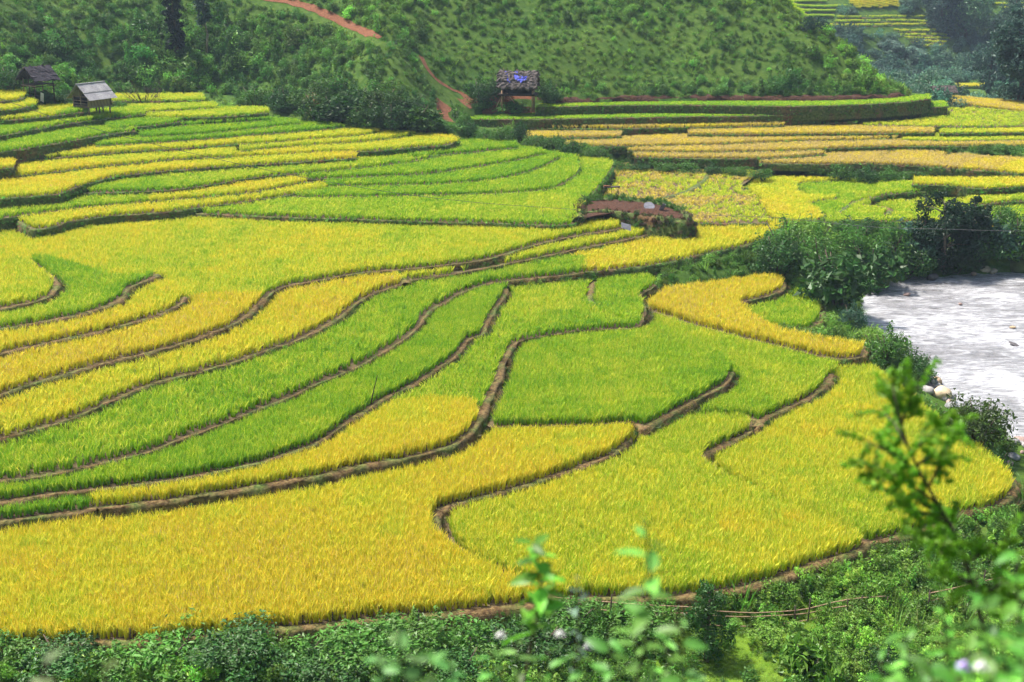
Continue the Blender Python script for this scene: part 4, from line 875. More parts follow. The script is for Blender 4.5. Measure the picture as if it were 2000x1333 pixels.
def bush(name, key, px, py, wpx, hpx, tint, label, group=None, cat='bush', at=None, sink=.12):
    p = np.array(at) if at is not None else G(px, py)
    if at is None: p[2] = max(p[2], surf(p[0], p[1]))
    k = proj(p)[2] / F; e = empty(name, tuple(p - np.array((0, 0, sink))), random.uniform(0, 6.28))
    e.scale = (wpx * k / .95, wpx * k / .95, hpx * k / .86 / CP)
    fm, sm = BUSH[key]
    o = obj('foliage', fm, None, e); c = tuple(np.clip(np.array(tint) * math.exp(random.gauss(0, .1)), 0, 1)); o.color = c + (1,)
    obj('stem', sm, None, e)
    return tag(e, label, cat, group)

GD, GM_, GL, GB = tuple(DK * 1.15), tuple(MD * 1.05), tuple(LT), (.055, .13, .075)
ORD = 'first second third fourth fifth sixth seventh eighth ninth tenth eleventh twelfth thirteenth fourteenth fifteenth sixteenth seventeenth eighteenth nineteenth twentieth twenty-first twenty-second twenty-third twenty-fourth twenty-fifth twenty-sixth twenty-seventh twenty-eighth'.split()
def nth(i, xs): return ORD[sorted(xs).index(xs[i]) + sum(x == xs[i] for x in xs[:i])]
g = 'bushes on the river bank'
for a in [
 ('fine', 1530, 510, 120, 80, GM_, 'light green fine-leaved bush beside the tip of the bright yellow rice field'),
 ('fine2', 1515, 545, 105, 85, GD, 'dark green rounded bush right behind the orange-gold U-shaped field'),
 ('loose', 1585, 500, 110, 75, GL, 'pale green loose bush, topmost left on the river bank'),
 ('fine', 1600, 545, 120, 95, GM_, 'mid green bush in the middle of the river bank thicket'),
 ('fine2', 1672, 462, 105, 34, GD, 'low dark bush below the light green paddies'),
 ('loose2', 1655, 520, 110, 85, GM_, 'mid green tangled bush left of the palm-like shoot'),
 ('broad', 1635, 605, 150, 118, GD, 'dark broad-leaved bush overhanging the left river edge'),
 ('big', 1690, 500, 60, 40, (.14, .30, .03), 'bright yellow-green palm-like shoot in the river bank thicket'),
 ('broad', 1700, 560, 120, 90, GD, 'dark glossy bush above the mossy rock at the river'),
 ('loose', 1735, 520, 90, 85, GM_, 'mid green bush left of the pale leafy bush by the dark trees'),
 ('broad', 1772, 505, 95, 75, GB, 'bluish green leafy bush left of the dark trees'),
 ('fine', 1770, 545, 110, 70, GD, 'dark low bush at the waterline left of the leaning trunk'),
 ('fine2', 1868, 534, 90, 42, tuple(DK * .6), 'low black-green bush right of the leaning trunk at the waterline'),
 ('loose2', 1905, 528, 95, 75, GD, 'dark bush right of the leaning trunk above the boulders'),
 ('broad', 1948, 515, 95, 80, GB, 'bluish green bush at the bend right of the dark trees'),
 ('fine2', 1990, 520, 110, 95, GM_, 'mid green bush at the right edge above the mossy boulder'),
 ('loose', 1960, 470, 80, 55, GM_, 'small bush in front of the golden patch at the right edge'),
 ('fine', 1664, 645, 68, 52, GB, 'small bluish bush at the left river edge'),
 ('loose2', 1625, 640, 60, 30, GL, 'small pale bush right of the tiny green plot'),
 ('loose', 1712, 690, 90, 55, GL, 'pale green bush right of the tip of the orange-gold field'),
 ('fine', 1738, 725, 110, 85, GM_, 'full green bush on the bank below the orange-gold field'),
 ('fine2', 1788, 748, 78, 66, GD, 'dark rounded bush next to the pile of river stones'),
 ('loose2', 1905, 895, 130, 112, (.075, .12, .03), 'wispy olive bush between the two stone piles on the bank'),
 ('loose', 1868, 868, 80, 60, (.085, .13, .03), 'small olive bush left of the wispy one on the bank'),
 ('fine', 1945, 920, 60, 50, GD, 'small dark bush beside the gravel at the right edge'),
]: bush('bush', a[0], a[1], a[2], a[3], a[4], a[5], a[6], g)

g = 'bushes along the hedge between the terraces'
HB = [(915,268,50,36,'fine'),(945,282,55,32,'loose'),(985,288,55,34,'loose2'),(1015,280,44,44,'loose'),(1045,298,60,34,'fine2'),(1085,300,55,36,'loose'),(1120,306,60,36,'fine'),(1165,316,58,30,'fine2'),(1208,322,55,26,'loose2'),(1250,324,55,24,'fine'),
    (1300,325,60,26,'fine2'),(1345,328,55,28,'loose'),(1392,331,58,26,'fine'),(1440,334,55,26,'fine2'),(1490,338,55,24,'loose2'),(1540,338,60,24,'fine'),(1590,341,60,30,'fine2'),(1640,348,60,34,'loose'),(1690,352,62,36,'fine'),(1735,356,60,36,'loose2'),(1780,352,55,28,'fine2'),(1830,350,60,26,'fine'),(1880,351,60,28,'fine2'),(1935,352,58,28,'loose'),(1985,354,60,28,'fine'),(1960,302,70,22,'fine2'),(1915,304,50,16,'fine')]
for i, (x, y, w, h, key) in enumerate(HB):
    bush('hedge_bush', key, x, y, w, h, (GD, GM_, tuple(MD * .85))[i % 3], nth(i, [b[0] for b in HB]) + ' green bush from the left in the long hedge between upper and lower paddies', g, at=W(x, y + (5 if x > 1500 else 14 if x > 1180 else 8), 2.0 if x > 1500 else 2.35 if x > 1180 else 2.9) if y > 306 and x > 1180 else None)
g = 'bushes of the dark thicket below the hill path'
TB = [(560,222,90,60,'fine'),(615,238,90,66,'fine2'),(665,252,100,70,'broad'),(715,258,95,66,'fine'),(765,262,95,66,'fine2'),(812,264,90,60,'broad'),(690,225,90,60,'fine'),(745,228,95,60,'fine2'),(800,235,80,55,'fine'),(640,205,90,55,'fine2'),(835,262,80,38,'loose'),(868,268,70,30,'loose2'),(500,215,80,50,'fine')]
for i, (x, y, w, h, key) in enumerate(TB):
    bush('thicket_bush', key, x, y - 6, w, h * .85, (GD, tuple(MD * .75))[i % 2] if i < 10 else GM_, nth(i, [b[0] for b in TB]) + ' bush from the left in the dark thicket below the red path', g)
g = 'bushes round the thatched hut'
for a in [('fine', 935, 205, 70, 52, GD, 'dark bush left of the thatched hut'), ('fine2', 972, 196, 50, 44, GD, 'dark bush close behind the left end of the thatched hut'), ('fine', 1072, 208, 55, 40, GD, 'dark bush at the right end of the thatched hut'),
          ('loose', 1000, 222, 80, 22, GM_, 'low bush on the wall under the thatched hut'), ('loose2', 940, 226, 60, 22, GM_, 'low bush on the wall left of the thatched hut'), ('fine', 905, 262, 44, 44, GM_, 'green bush at the lower end of the red path')]:
    bush('bush', a[0], a[1], a[2], a[3], a[4], a[5], a[6], g)
bush('bush', 'broad', 75, 205, 70, 34, GD, 'dark bush under the dark roofed hut')
bush('bush', 'fine', 120, 215, 60, 34, GD, 'dark bush between the two stilt huts')
bush('bush', 'fine2', 20, 190, 90, 60, GD, 'dark bush left of the dark roofed hut')

# foreground bank: sits at the foot of the front terrace wall
g = 'bushes on the slope in front of the golden field'
FGB = [('fine', 20, 1345, 170, 75, GM_), ('fine2', 130, 1350, 170, 80, GD), ('loose2', 330, 1335, 200, 95, GM_), ('fine', 230, 1352, 160, 70, GM_), ('fine2', 470, 1350, 180, 85, GD), ('fine', 590, 1335, 180, 95, GM_), ('loose2', 700, 1325, 170, 85, GM_),
       ('fine2', 820, 1320, 180, 95, GM_), ('fine', 930, 1310, 180, 95, GM_), ('fine2', 1040, 1310, 170, 95, GD), ('loose2', 760, 1350, 150, 70, GM_), ('fine', 900, 1355, 160, 70, GD), ('fine2', 640, 1360, 160, 66, GD), ('fine', 1120, 1270, 150, 80, GM_), ('loose', 1240, 1262, 150, 70, GM_)]
for i, (key, x, y, w, h, t) in enumerate(FGB):
    p = W(x, y, -.75 if y > 1300 else -.8); p[2] = ground(p[0], p[1])
    bush('slope_bush', key, x, y, w, h * .85, tuple(np.array(t) * 1.3), nth(i, [b[1] for b in FGB]) + ' green bush from the left in the row along the bottom edge', g, at=p)
p = W(1380, 1290, -.9); p[2] = ground(p[0], p[1])
TREE_AT = p
for a in [('big', 1590, 1345, 130, 100, (.12, .25, .03), 'yellow-green long-leaved bush at the bottom edge of the clearing'),
          ('fine', 1725, 1345, 110, 110, GD, 'dark small-leaved bush right of the clearing'), ('loose2', 1500, 1265, 80, 40, LT, 'pale weedy clump at the bamboo rails')]:
    p = W(a[1], a[2], -.9); p[2] = ground(p[0], p[1]); bush('bush', *a[:5], a[5], a[6], at=p)

# --- trees: trunk, limbs and crown
def tree(name, px, py, hpx, wpx, tint, label, seed, shape='round', trunk='bark', cl=.32, nl=3600, ls=.05, group=None, at=None, lean=0.0, thin=1.0):
    p = np.array(at) if at is not None else G(px, py); k = proj(p)[2] / F; h = hpx * k / CP; w = wpx * k
    e = empty(name, tuple(p - np.array((0, 0, .15)))); r = np.random.default_rng(seed); L = []; limbs = []
    top = np.array((lean * h, 0, h * .93)); tp = [np.array((0, 0, 0)), np.array((.1 * lean * h + .02 * h * r.normal(), .02 * h, h * .3)), np.array((.5 * lean * h, 0, h * .62)), top]
    limbs.append((tp, [.035 * h * thin, .026 * h * thin, .016 * h * thin, .004 * h]))
    n = 16
    for i in range(n):
        t = cl + (1 - cl) * (i + .5) / n; c = np.array((lean * h * t, 0, h * t))
        env = {'round': math.sin(math.pi * min(1, (t - cl) / (1 - cl) * .86 + .14)) ** .6, 'cone': max(.12, 1.05 - (t - cl) / (1 - cl)), 'column': .85 * math.sin(math.pi * min(1, (t - cl) / (1 - cl) * .8 + .2)) ** .35, 'plume': .45 + .55 * ((t - cl) / (1 - cl)) * (1.35 - (t - cl) / (1 - cl))}[shape]
        for q in range(2):
            a = r.uniform(0, 6.283); d = env * w * .5 * r.uniform(.35, .78); s = max(.06 * h, env * w * r.uniform(.14, .24))
            q_ = c + np.array((math.cos(a) * d, math.sin(a) * d, r.uniform(-.03, .06) * h)); L.append((*q_, s, s, s * r.uniform(.6, .95)))
            if i % 2 == 0: limbs.append(([c - np.array((0, 0, .05 * h)), (c + q_) / 2, q_], [.010 * h * thin, .007 * h, .003 * h]))
    fm = leafmesh('crown', L, nl, ls * h, seed, shell=.35, aspect=.45); fm.materials.append(M['fol'])
    o = obj('crown', fm, None, e); o.color = tuple(tint) + (1,)
    obj('trunk', tubes('trunk', limbs, 7), M[trunk], e)
    return tag(e, label, 'tree', group)
tree('tree', 1380, 1290, 172, 118, (.045, .13, .022), 'dark leafy young tree standing in front of the bamboo fence', 220, 'column', cl=.06, nl=3800, ls=.036, at=TREE_AT)
tree('tree', 345, 118, 135, 52, (.012, .032, .018), 'dark narrow tree on the hillside above the stilt hut', 201, 'column', cl=.12, nl=2600, ls=.045)
tree('tree', 403, 112, 128, 50, (.05, .10, .07), 'slender tree with bare pale trunk right of the dark narrow one', 202, 'plume', 'bark_pale', cl=.45, nl=1100, ls=.05, thin=.6)
tree('river_tree', 1843, 532, 148, 150, (0.015, 0.045, 0.018), 'tall dark tree with leaning pale trunk at the water', 203, 'round', 'bark_pale', cl=.14, nl=8500, ls=.04, lean=-.08)
tree('river_tree', 1893, 527, 126, 100, (0.018, 0.051, 0.021), 'second dark tree right of the one with the pale trunk', 204, 'column', cl=.08, nl=5200, ls=.045)
tree('river_tree', 1800, 520, 92, 84, (0.021, 0.06, 0.027), 'shorter dark tree left of the tall one at the water', 205, 'round', cl=.15, nl=3800, ls=.05)
tree('river_tree', 1921, 500, 82, 36, (0.03, 0.075, 0.036), 'thin pointed young tree right of the dark river trees', 206, 'cone', cl=.1, nl=1500, ls=.05)
tree('valley_tree', 1992, 206, 200, 130, (.045, .10, .07), 'big dark tree at the right edge behind the golden field', 207, 'round', cl=.08, nl=6500, ls=.04)  # valley trees: paler, bluer tints paint the haze into the leaves
tree('valley_tree', 1930, 190, 105, 105, (.06, .13, .09), 'rounded dark tree left of the big one behind the golden field', 208, 'round', cl=.1, nl=4200, ls=.05)
tree('valley_tree', 1885, 75, 105, 105, (.10, .21, .09), 'pale green bamboo-like tree high on the far hill', 209, 'round', cl=.1, nl=3600, ls=.055)
tree('valley_tree', 1838, 62, 95, 95, (.05, .10, .08), 'dark tree left of the pale green one on the far hill', 210, 'round', cl=.1, nl=3600, ls=.055)
tree('valley_tree', 1975, 95, 100, 100, (.06, .13, .07), 'mid green tree high at the right edge of the far hill', 211, 'round', cl=.1, nl=3600, ls=.055)
tree('valley_tree', 1590, 62, 26, 70, (.02, .06, .036), 'low dark tree between the far terraces', 212, 'round', cl=.05, nl=1500, ls=.12)
# pale clump of long drooping leaves on the far hill
for i, (x, y, w) in enumerate([(1745, 108, 60), (1790, 122, 55)]):
    bush('cane_clump', 'big', x, y, w, 26, (.16, .26, .19), ['pale silvery clump of long leaves on the far hill, left one', 'pale silvery clump of long leaves on the far hill, right one'][i], 'silvery clumps on the far hill', 'plant')
# bare shrub beside the stilt hut
p = G(282, 212); k = proj(p)[2] / F; it = []; rr = np.random.default_rng(5)
for i in range(16):
    a = rr.uniform(0, 6.28); L_ = rr.uniform(.8, 1.5) * 45 * k; tip = np.array((math.cos(a) * L_ * .8, math.sin(a) * L_ * .5, L_ * rr.uniform(.45, 1.0)))
    mid_ = tip * .5 + rr.normal(0, .08, 3); it.append(([(0, 0, -.1), mid_, tip], [.05, .03, .01]))
    for q in range(4): b_ = mid_ + (tip - mid_) * rr.random(); it.append(([b_, b_ + rr.normal(0, .25, 3) + (0, 0, .15), b_ + rr.normal(0, .4, 3) + (0, 0, .35)], [.018, .012, .006]))
e = empty('bare_shrub', tuple(p)); obj('branch', tubes('branch', it, 5), M['stick'], e); tag(e, 'leafless grey-brown shrub right of the stilt hut', 'shrub')
# ------------------------------------------------------------------ buildings and small things
def boxm(name, sx, sy, sz, jit=0.0, seed=0):
    v = np.array([(x, y, z) for x in (-.5, .5) for y in (-.5, .5) for z in (-.5, .5)], float) * (sx, sy, sz)
    if jit: v += np.random.default_rng(seed).normal(0, jit, v.shape)
    return mesh(name, v, [(0, 1, 3, 2), (4, 6, 7, 5), (0, 4, 5, 1), (2, 3, 7, 6), (0, 2, 6, 4), (1, 5, 7, 3)])
def box(name, size, loc, mat, parent, rot=(0, 0, 0), jit=0.0):
    o = obj(name, boxm(name, *size, jit, len(bpy.data.objects)), mat, parent); o.location = loc; o.rotation_euler = rot; return o
def pole(name, a, b, r0, r1, mat, parent, sides=7):
    a, b = np.array(a, float), np.array(b, float); m_ = (a + b) / 2 + np.random.default_rng(int(abs(a[0] * 977 + b[1] * 131)) % 9999).normal(0, .015, 3)
    return obj(name, tubes(name, [([a, m_, b], [r0, (r0 + r1) / 2, r1])], sides), mat, parent)
def slab(name, c00, c10, c11, c01, th, mat, parent, nu=8, nv=5, wav=0.0, waves=0, rough=0.0, seed=0, bow=0.0):
    """a sheet between four corners with thickness, ribs, sag and a ragged surface"""
    r = np.random.default_rng(seed); c = [np.array(q, float) for q in (c00, c10, c11, c01)]
    n = np.cross(c[1] - c[0], c[3] - c[0]); n /= np.linalg.norm(n); V = []
    for s in (0, 1):
        for j in range(nv + 1):
            for i in range(nu + 1):
                u, v = i / nu, j / nv; p = (c[0] * (1 - u) + c[1] * u) * (1 - v) + (c[3] * (1 - u) + c[2] * u) * v
                h = th * s + wav * math.cos(u * 6.2832 * waves) + bow * (math.sin(math.pi * v)) + (r.normal(0, rough) if s else 0)
                e_ = (c[3] - c[0]) / np.linalg.norm(c[3] - c[0]) * (r.normal(0, rough * 2.5) if j in (0, nv) else 0)
                V.append(p + n * h + e_)
    k = (nu + 1) * (nv + 1); I = lambda s, i, j: s * k + j * (nu + 1) + i; Fc = []
    for j in range(nv):
        for i in range(nu):
            Fc += [(I(1, i, j), I(1, i + 1, j), I(1, i + 1, j + 1), I(1, i, j + 1)), (I(0, i, j), I(0, i, j + 1), I(0, i + 1, j + 1), I(0, i + 1, j))]
    for i in range(nu): Fc += [(I(0, i, 0), I(0, i + 1, 0), I(1, i + 1, 0), I(1, i, 0)), (I(0, i, nv), I(1, i, nv), I(1, i + 1, nv), I(0, i + 1, nv))]
    for j in range(nv): Fc += [(I(0, 0, j), I(1, 0, j), I(1, 0, j + 1), I(0, 0, j + 1)), (I(0, nu, j), I(0, nu, j + 1), I(1, nu, j + 1), I(1, nu, j))]
    return obj(name, mesh(name, [tuple(map(float, q)) for q in V], Fc), mat, parent)

# stilt hut with grey sheet roof -------------------------------------------------------
p = W(182, 224, FIELD['QQ']['z'] + .25); e = empty('stilt_hut', tuple(p), math.radians(-33)); tag(e, 'stilt hut with light grey sheet roof standing in the green terraces', 'hut')
w, d, fl, wl_, rd = 1.0, 1.25, .75, 1.0, 2.05        # half width, half depth, floor, wall height, ridge above floor
for x in (-w, 0, w):
    for y in (-d, 0, d):
        if x == 0 and y == 0: continue
        pole('stilt', (x * .95, y * .95, -.4), (x * .95, y * .95, fl), .075, .07, M['post'], e)
for i in range(8): box('floor_board', (2 * w + .2, .31, .07), (0, -d + .17 + i * .33, fl + .035 + .004 * (i % 2)), M['plank'], e)
for x in (-w, w):
    for y in (-d, d): pole('corner_post', (x, y, fl + .07), (x, y, fl + wl_ + .05), .055, .05, M['plank'], e)
pole('corner_post', (0, -d, fl + .07), (0, -d, fl + 1.7), .05, .045, M['plank'], e)
for h in (.16, .36, .62, .98): pole('rail', (-w - .05, -d - .06, fl + h), (w + .05, -d - .06, fl + h + .02), .035, .03, M['plank'], e)
for i in range(7): box('wall_plank', (.05, .34, .85), (w + .03 + .012 * (i % 2), -d + .18 + i * .355, fl + .52), M['plank'], e, (0, 0, random.gauss(0, .02)))
for i in range(6): box('wall_plank', (.36, .04, .95), (-w + .18 + i * .36, d + .01 * (i % 2), fl + .55), M['dark_wood'], e)
for i in range(6): box('wall_plank', (.05, .38, .85), (-w - .03, -d + .2 + i * .4, fl + .5), M['dark_wood'], e)
box('shade_screen', (2 * w - .1, .05, 1.0), (0, -.2, fl + .57), M['black'], e)  # black panel painting in the shade inside the hut
oy, ex = d + .32, w + .62
for s in (1, -1):
    dn = lambda t: np.array((s * t * ex, 0, fl + rd - t * (rd - wl_ + .28)))
    for row, (t0, t1) in enumerate(((.0, .56), (.5, 1.0))):
        for c_ in range(5):
            y0, y1 = -oy + c_ * 2 * oy / 5, -oy + (c_ + 1) * 2 * oy / 5 + .05; lift = np.array((0, 0, .05 * (1 - row) + .012 * (c_ % 2)))
            A, B = dn(t0) + lift, dn(t1) + lift
            q = [(A[0], y0, A[2]), (A[0], y1, A[2]), (B[0], y1, B[2]), (B[0], y0, B[2])]
            if s < 0: q = [q[1], q[0], q[3], q[2]]
            slab('roof_sheet', *q[::-1] if False else q, -.03 if s > 0 else -.03, M['sheet'], e, 8, 4, .014, 4, .003, c_ + row * 7)
box('ridge_cap', (.22, 2 * oy + .1, .05), (0, 0, fl + rd + .075), M['sheet'], e)
# open stilt hut with dark roof ---------------------------------------------------------
p = W(78, 193, FIELD['TT']['z'] + .1); e = empty('open_stilt_hut', tuple(p), math.radians(-36)); tag(e, 'open stilt hut with dark ragged roof at the upper left', 'hut')
for x in (-.85, .85):
    for y in (-1.0, 1.0): pole('post', (x, y, -.5), (x, y, 1.95), .06, .05, M['post'] if x < 0 else M['dark_wood'], e)
pole('post', (0, -1.0, -.4), (0, -1.0, 2.75), .05, .05, M['dark_wood'], e)
for y in (-1.05, 1.05): pole('beam', (-1.1, y, 1.28), (1.1, y, 1.26), .06, .06, M['plank'], e)
for x in (-.9, .9): pole('beam', (x, -1.2, 1.18), (x, 1.2, 1.18), .05, .05, M['dark_wood'], e)
for i in range(5): box('floor_board', (1.8, .36, .05), (0, -.8 + i * .4, 1.36), M['dark_wood'], e)
for s in (1, -1):
    for row, (t0, t1) in enumerate(((0, .42), (.34, .74), (.66, 1.0))):
        A = np.array((s * t0 * 1.5, 0, 2.85 - t0 * 1.15 + .03 * (2 - row))); B = np.array((s * t1 * 1.5, 0, 2.85 - t1 * 1.15 + .03 * (2 - row)))
        q = [(A[0], -1.35, A[2]), (A[0], 1.35, A[2]), (B[0], 1.35, B[2]), (B[0], -1.35, B[2])]
        if s < 0: q = [q[1], q[0], q[3], q[2]]
        slab('thatch_layer', *q, -.09, M['thatch_dark'], e, 12, 3, 0, 0, .03, row + 40)
pole('ridge_pole', (0, -1.4, 2.88), (0, 1.4, 2.88), .07, .07, M['post'], e)
box('white_sheet', (.35, .03, .9), (1.25, -.6, .25), M['whiteroof'], e, (.25, .35, .3))
# thatched hut with blue tarpaulin -------------------------------------------------------
p = W(1012, 207, 6.75); e = empty('thatched_hut', tuple(p), math.radians(-7)); tag(e, 'thatched stilt hut with torn blue tarpaulin on its roof', 'hut')
for x in (-1.55, 1.55):
    for y in (-.8, .8): pole('post', (x, y, -.5), (x, y, 1.6), .085, .075, M['bamboo'], e)
pole('post', (-1.75, 0, -.3), (-1.7, 0, 1.2), .06, .05, M['bamboo'], e)
pole('brace', (-2.15, -.95, -.1), (-1.45, -.85, 1.35), .05, .045, M['bamboo'], e)
pole('brace', (-.2, -1.0, .35), (-1.0, -.85, 1.35), .035, .03, M['bamboo'], e)
for y in (-.9, 0, .9): pole('beam', (-2.0, y, 1.15), (2.0, y, 1.13), .07, .07, M['dark_wood'], e)
for i in range(8): box('floor_board', (.46, 2.1, .05), (-1.65 + i * .47, 0, 1.245), M['dark_wood'], e)
for x in (-1.6, 1.6): box('wall_panel', (.06, 1.5, .75), (x, 0, 1.65), M['plank'], e)
box('wall_panel', (3.1, .06, .7), (0, .75, 1.62), M['dark_wood'], e); box('wall_panel', (2.4, .06, .6), (.2, -.7, 1.6), M['black'], e)  # front panel is near-black, shade under the roof put into its colour
for s in (-1, 1):
    for row, (t0, t1) in enumerate(((0, .4), (.3, .72), (.62, 1.0))):
        f_ = lambda t: (s * 1.35 * t ** .85, 3.15 - 1.35 * t ** 1.25)
        (ya, za), (yb, zb) = f_(t0), f_(t1); up_ = .10 * (2 - row)
        q = [(-1.95, ya, za + up_), (1.95, ya, za + up_), (2.15, yb, zb + up_), (-2.15, yb, zb + up_)]
        if s < 0: q = [q[1], q[0], q[3], q[2]]
        slab('thatch_layer', *q, .16, M['thatch'], e, 26, 5, 0, 0, .045, 60 + row + 5 * s, .08)
pole('ridge_pole', (-2.0, 0, 3.3), (2.0, 0, 3.28), .06, .06, M['bamboo'], e)
for a, b in (((-1.2, -.1, 2.9), (-1.5, -.2, 3.75)), ((-.05, -.15, 2.9), (-.1, -.2, 3.7)), ((-1.6, -1.0, 2.2), (1.5, -.75, 2.5)), ((-.1, -.3, 3.3), (-.05, -1.4, 2.1)), ((.9, -.6, 2.9), (.95, -1.45, 1.9))): pole('roof_stick', a, b, .03, .025, M['bamboo'], e)
for q in ([(-1.35, -.30, 3.42), (-1.1, -.28, 3.42), (-.62, -1.05, 2.62), (-.95, -1.1, 2.58)], [(-.3, -.3, 3.42), (-.02, -.3, 3.42), (.12, -.92, 2.85), (-.35, -.88, 2.88)], [(-.1, -.80, 2.98), (1.0, -.80, 2.98), (.9, -1.05, 2.68), (.1, -1.12, 2.6)]):
    slab('blue_tarp', q[1], q[0], q[3], q[2], .02, M['blue'], e, 6, 5, 0, 0, .035, 77)
box('straw_bundle', (.5, .25, .3), (-1.35, -.95, 1.95), M['plank'], e, (.4, 0, .1), .05)
# small open shed ---------------------------------------------------------------------------
def shed(px, py, z, sc, label, roofmat, rz):
    p = W(px, py, z); e = empty('open_shed', tuple(p), rz); e.scale = (sc,) * 3; tag(e, label, 'shed')
    for x in (-1.5, -.5, .5, 1.5):
        for y in (-.8, .8): pole('post', (x, y, -.5), (x, y, 1.1), .07, .06, M['dark_wood'], e)
    pole('beam', (-1.8, -.8, 1.08), (1.8, -.8, 1.08), .06, .06, M['dark_wood'], e); pole('beam', (-1.8, .8, 1.08), (1.8, .8, 1.08), .06, .06, M['dark_wood'], e)
    pole('ridge_pole', (-1.95, 0, 2.02), (1.95, 0, 2.0), .05, .05, M['dark_wood'], e)
    for s in (-1, 1):
        for row, (t0, t1) in enumerate(((0, .55), (.45, 1.0))):
            q = [(-1.9, s * 1.2 * t0, 1.95 - .95 * t0 + .05 * (1 - row)), (1.9, s * 1.2 * t0, 1.95 - .95 * t0 + .05 * (1 - row)), (2.0, s * 1.2 * t1, 1.95 - .95 * t1 + .05 * (1 - row)), (-2.0, s * 1.2 * t1, 1.95 - .95 * t1 + .05 * (1 - row))]
            if s < 0: q = [q[1], q[0], q[3], q[2]]
            slab('thatch_layer', *q, .1, roofmat, e, 16, 3, 0, 0, .03, 90 + row)
shed(1840, 194, 4.35, .78, 'small open shed with brown thatch beside the golden field', M['thatch'], .12)
shed(1958, 168, -1.0, .5, 'tiny white roofed shelter under the big tree at the right', M['whiteroof'], -.5)

def regroup(part_name, new_name, kids):
    for e_ in [o for o in bpy.data.objects if o.type == 'EMPTY' and o.get('category') in ('hut', 'shed')]:
        ch = list(e_.children); pt = next((c for c in ch if c.name.split('.')[0] == part_name), None)
        if pt is None: continue
        pt.name = new_name
        for c in ch:
            if c is not pt and c.name.split('.')[0] in kids: c.parent = pt; c.matrix_parent_inverse = pt.matrix_basis.inverted()
regroup('ridge_cap', 'roof', ('roof_sheet',)); regroup('ridge_pole', 'roof', ('thatch_layer',)); regroup('shade_screen', 'wall', ('wall_plank',))  # the stilt hut's wall part is the black panel painted as shade
# earth mound beside the fields ---------------------------------------------------------------
MZ = FIELD['U']['z'] + .8
mp_ = [(1128,430),(1142,419),(1170,415),(1210,417),(1260,424),(1310,430),(1346,432),(1342,417),(1310,402),(1260,393),(1200,389),(1150,391),(1128,404)]
mw = W([a for a, b in mp_], [b for a, b in mp_], MZ)[:, :2]; mw = smooth_line(np.vstack([mw, mw[:1]]), .3)[:-1]
e = empty('earth_mound', (0, 0, 0)); tag(e, 'bare brown earth mound with overgrown flanks amid the rice', 'mound')
c_ = mw.mean(0); V = [(c_[0], c_[1], MZ)]; Fc = []; nm = len(mw); rr = np.random.default_rng(8)
for ring, t in enumerate((.35, .7, .93)):
    for q in mw: V.append((*(c_ + (q - c_) * t), MZ + rr.normal(0, .035)))
for i in range(nm): Fc.append((0, 1 + i, 1 + (i + 1) % nm))
for g_ in range(2):
    for i in range(nm): a, b = 1 + g_ * nm, 1 + (g_ + 1) * nm; Fc.append((a + i, b + i, b + (i + 1) % nm, a + (i + 1) % nm))
obj('soil_top', mesh('soil_top', V, Fc, None, True), M['moundsoil'], e)
V, q, mn = sweep(np.vstack([mw, mw[:2]]), [(-.5, .0), (-.2, .12), (.0, .04), (.10, -.35), (.2, -.75), (.34, -1.1), (.5, -1.6)], MZ, .25, 300)
obj('flank', mesh('flank', V, q, None, True), M['bund_far'], e)
rr = np.random.default_rng(9); n = 1300; i = rr.integers(0, nm, n); v = rr.random(n) * 1.35 - .35; P = np.column_stack([mw[i] + mn[i] * (np.where(v > 0, v * .42, v * 1.6) - .1)[:, None] + rr.normal(0, .12, (n, 2)), MZ + .03 - np.maximum(v, 0) * 1.2])
bk_ = (mn[i, 1] > .2) & (v < .4); tb = np.where(bk_[:, None], MD, np.where((rr.random(n) < .5)[:, None], np.array((.11, .065, .035)), MD * .55))
cover_scatter('mound_weeds', P, rr.uniform(.25, .55, n) * (1 + .5 * bk_) * np.where(v < 0, .55, 1), rr.uniform(.5, 1.1, n), rr.choice([0, 3, 4, 5, 6, 7], n), tints(tb, rr, n), 'weeds and dry roots hanging over the flanks of the earth mound', 'weeds', 10, .5)
def stone_mesh(seed):
    r = np.random.default_rng(seed); V = []; nu, nv = 10, 7
    for j in range(nv + 1):
        for i in range(nu):
            a, b = 6.2832 * i / nu, math.pi * j / nv; d = np.array((math.sin(b) * math.cos(a), math.sin(b) * math.sin(a), math.cos(b)))
            V.append(d * (.5 * (1 + .35 * vnoise(d[0] * 1.3 + seed, d[1] * 1.3 + d[2], .8, seed) + .25 * vnoise(d[2] * 2 + seed, d[0] * 2, .6, seed + 1))))
    V = np.array(V); V[:nu] = V[:nu].mean(0); V[-nu:] = V[-nu:].mean(0); Fc = [(j * nu + i, (j + 1) * nu + i, (j + 1) * nu + (i + 1) % nu, j * nu + (i + 1) % nu) for j in range(nv) for i in range(nu)]
    m = mesh('stone', V, Fc, None, True); m.materials.append(M['stone']); return m
STN = [stone_mesh(s) for s in (3, 14, 25, 36)]
def stone(name, px, py, wpx, flat, col, label, group=None, z=None, D=None, cat='stone'):
    p = G(px, py) if z is None else W(px, py, z); k = proj(p)[2] / F; s = wpx * k
    o = bpy.data.objects.new(name, random.choice(STN)); COL.objects.link(o); o.location = (p[0], p[1], p[2] + s * flat * .25); o.scale = (s, s * .8, s * flat)
    o.rotation_euler = (random.gauss(0, .2), random.gauss(0, .2), random.uniform(0, 6.28)); o.color = tuple(col) + (1,); return tag(o, label, cat, group)
GRY, WRM, PNK, DRK = (.30, .30, .32), (.55, .40, .26), (.42, .30, .27), (.12, .11, .12)
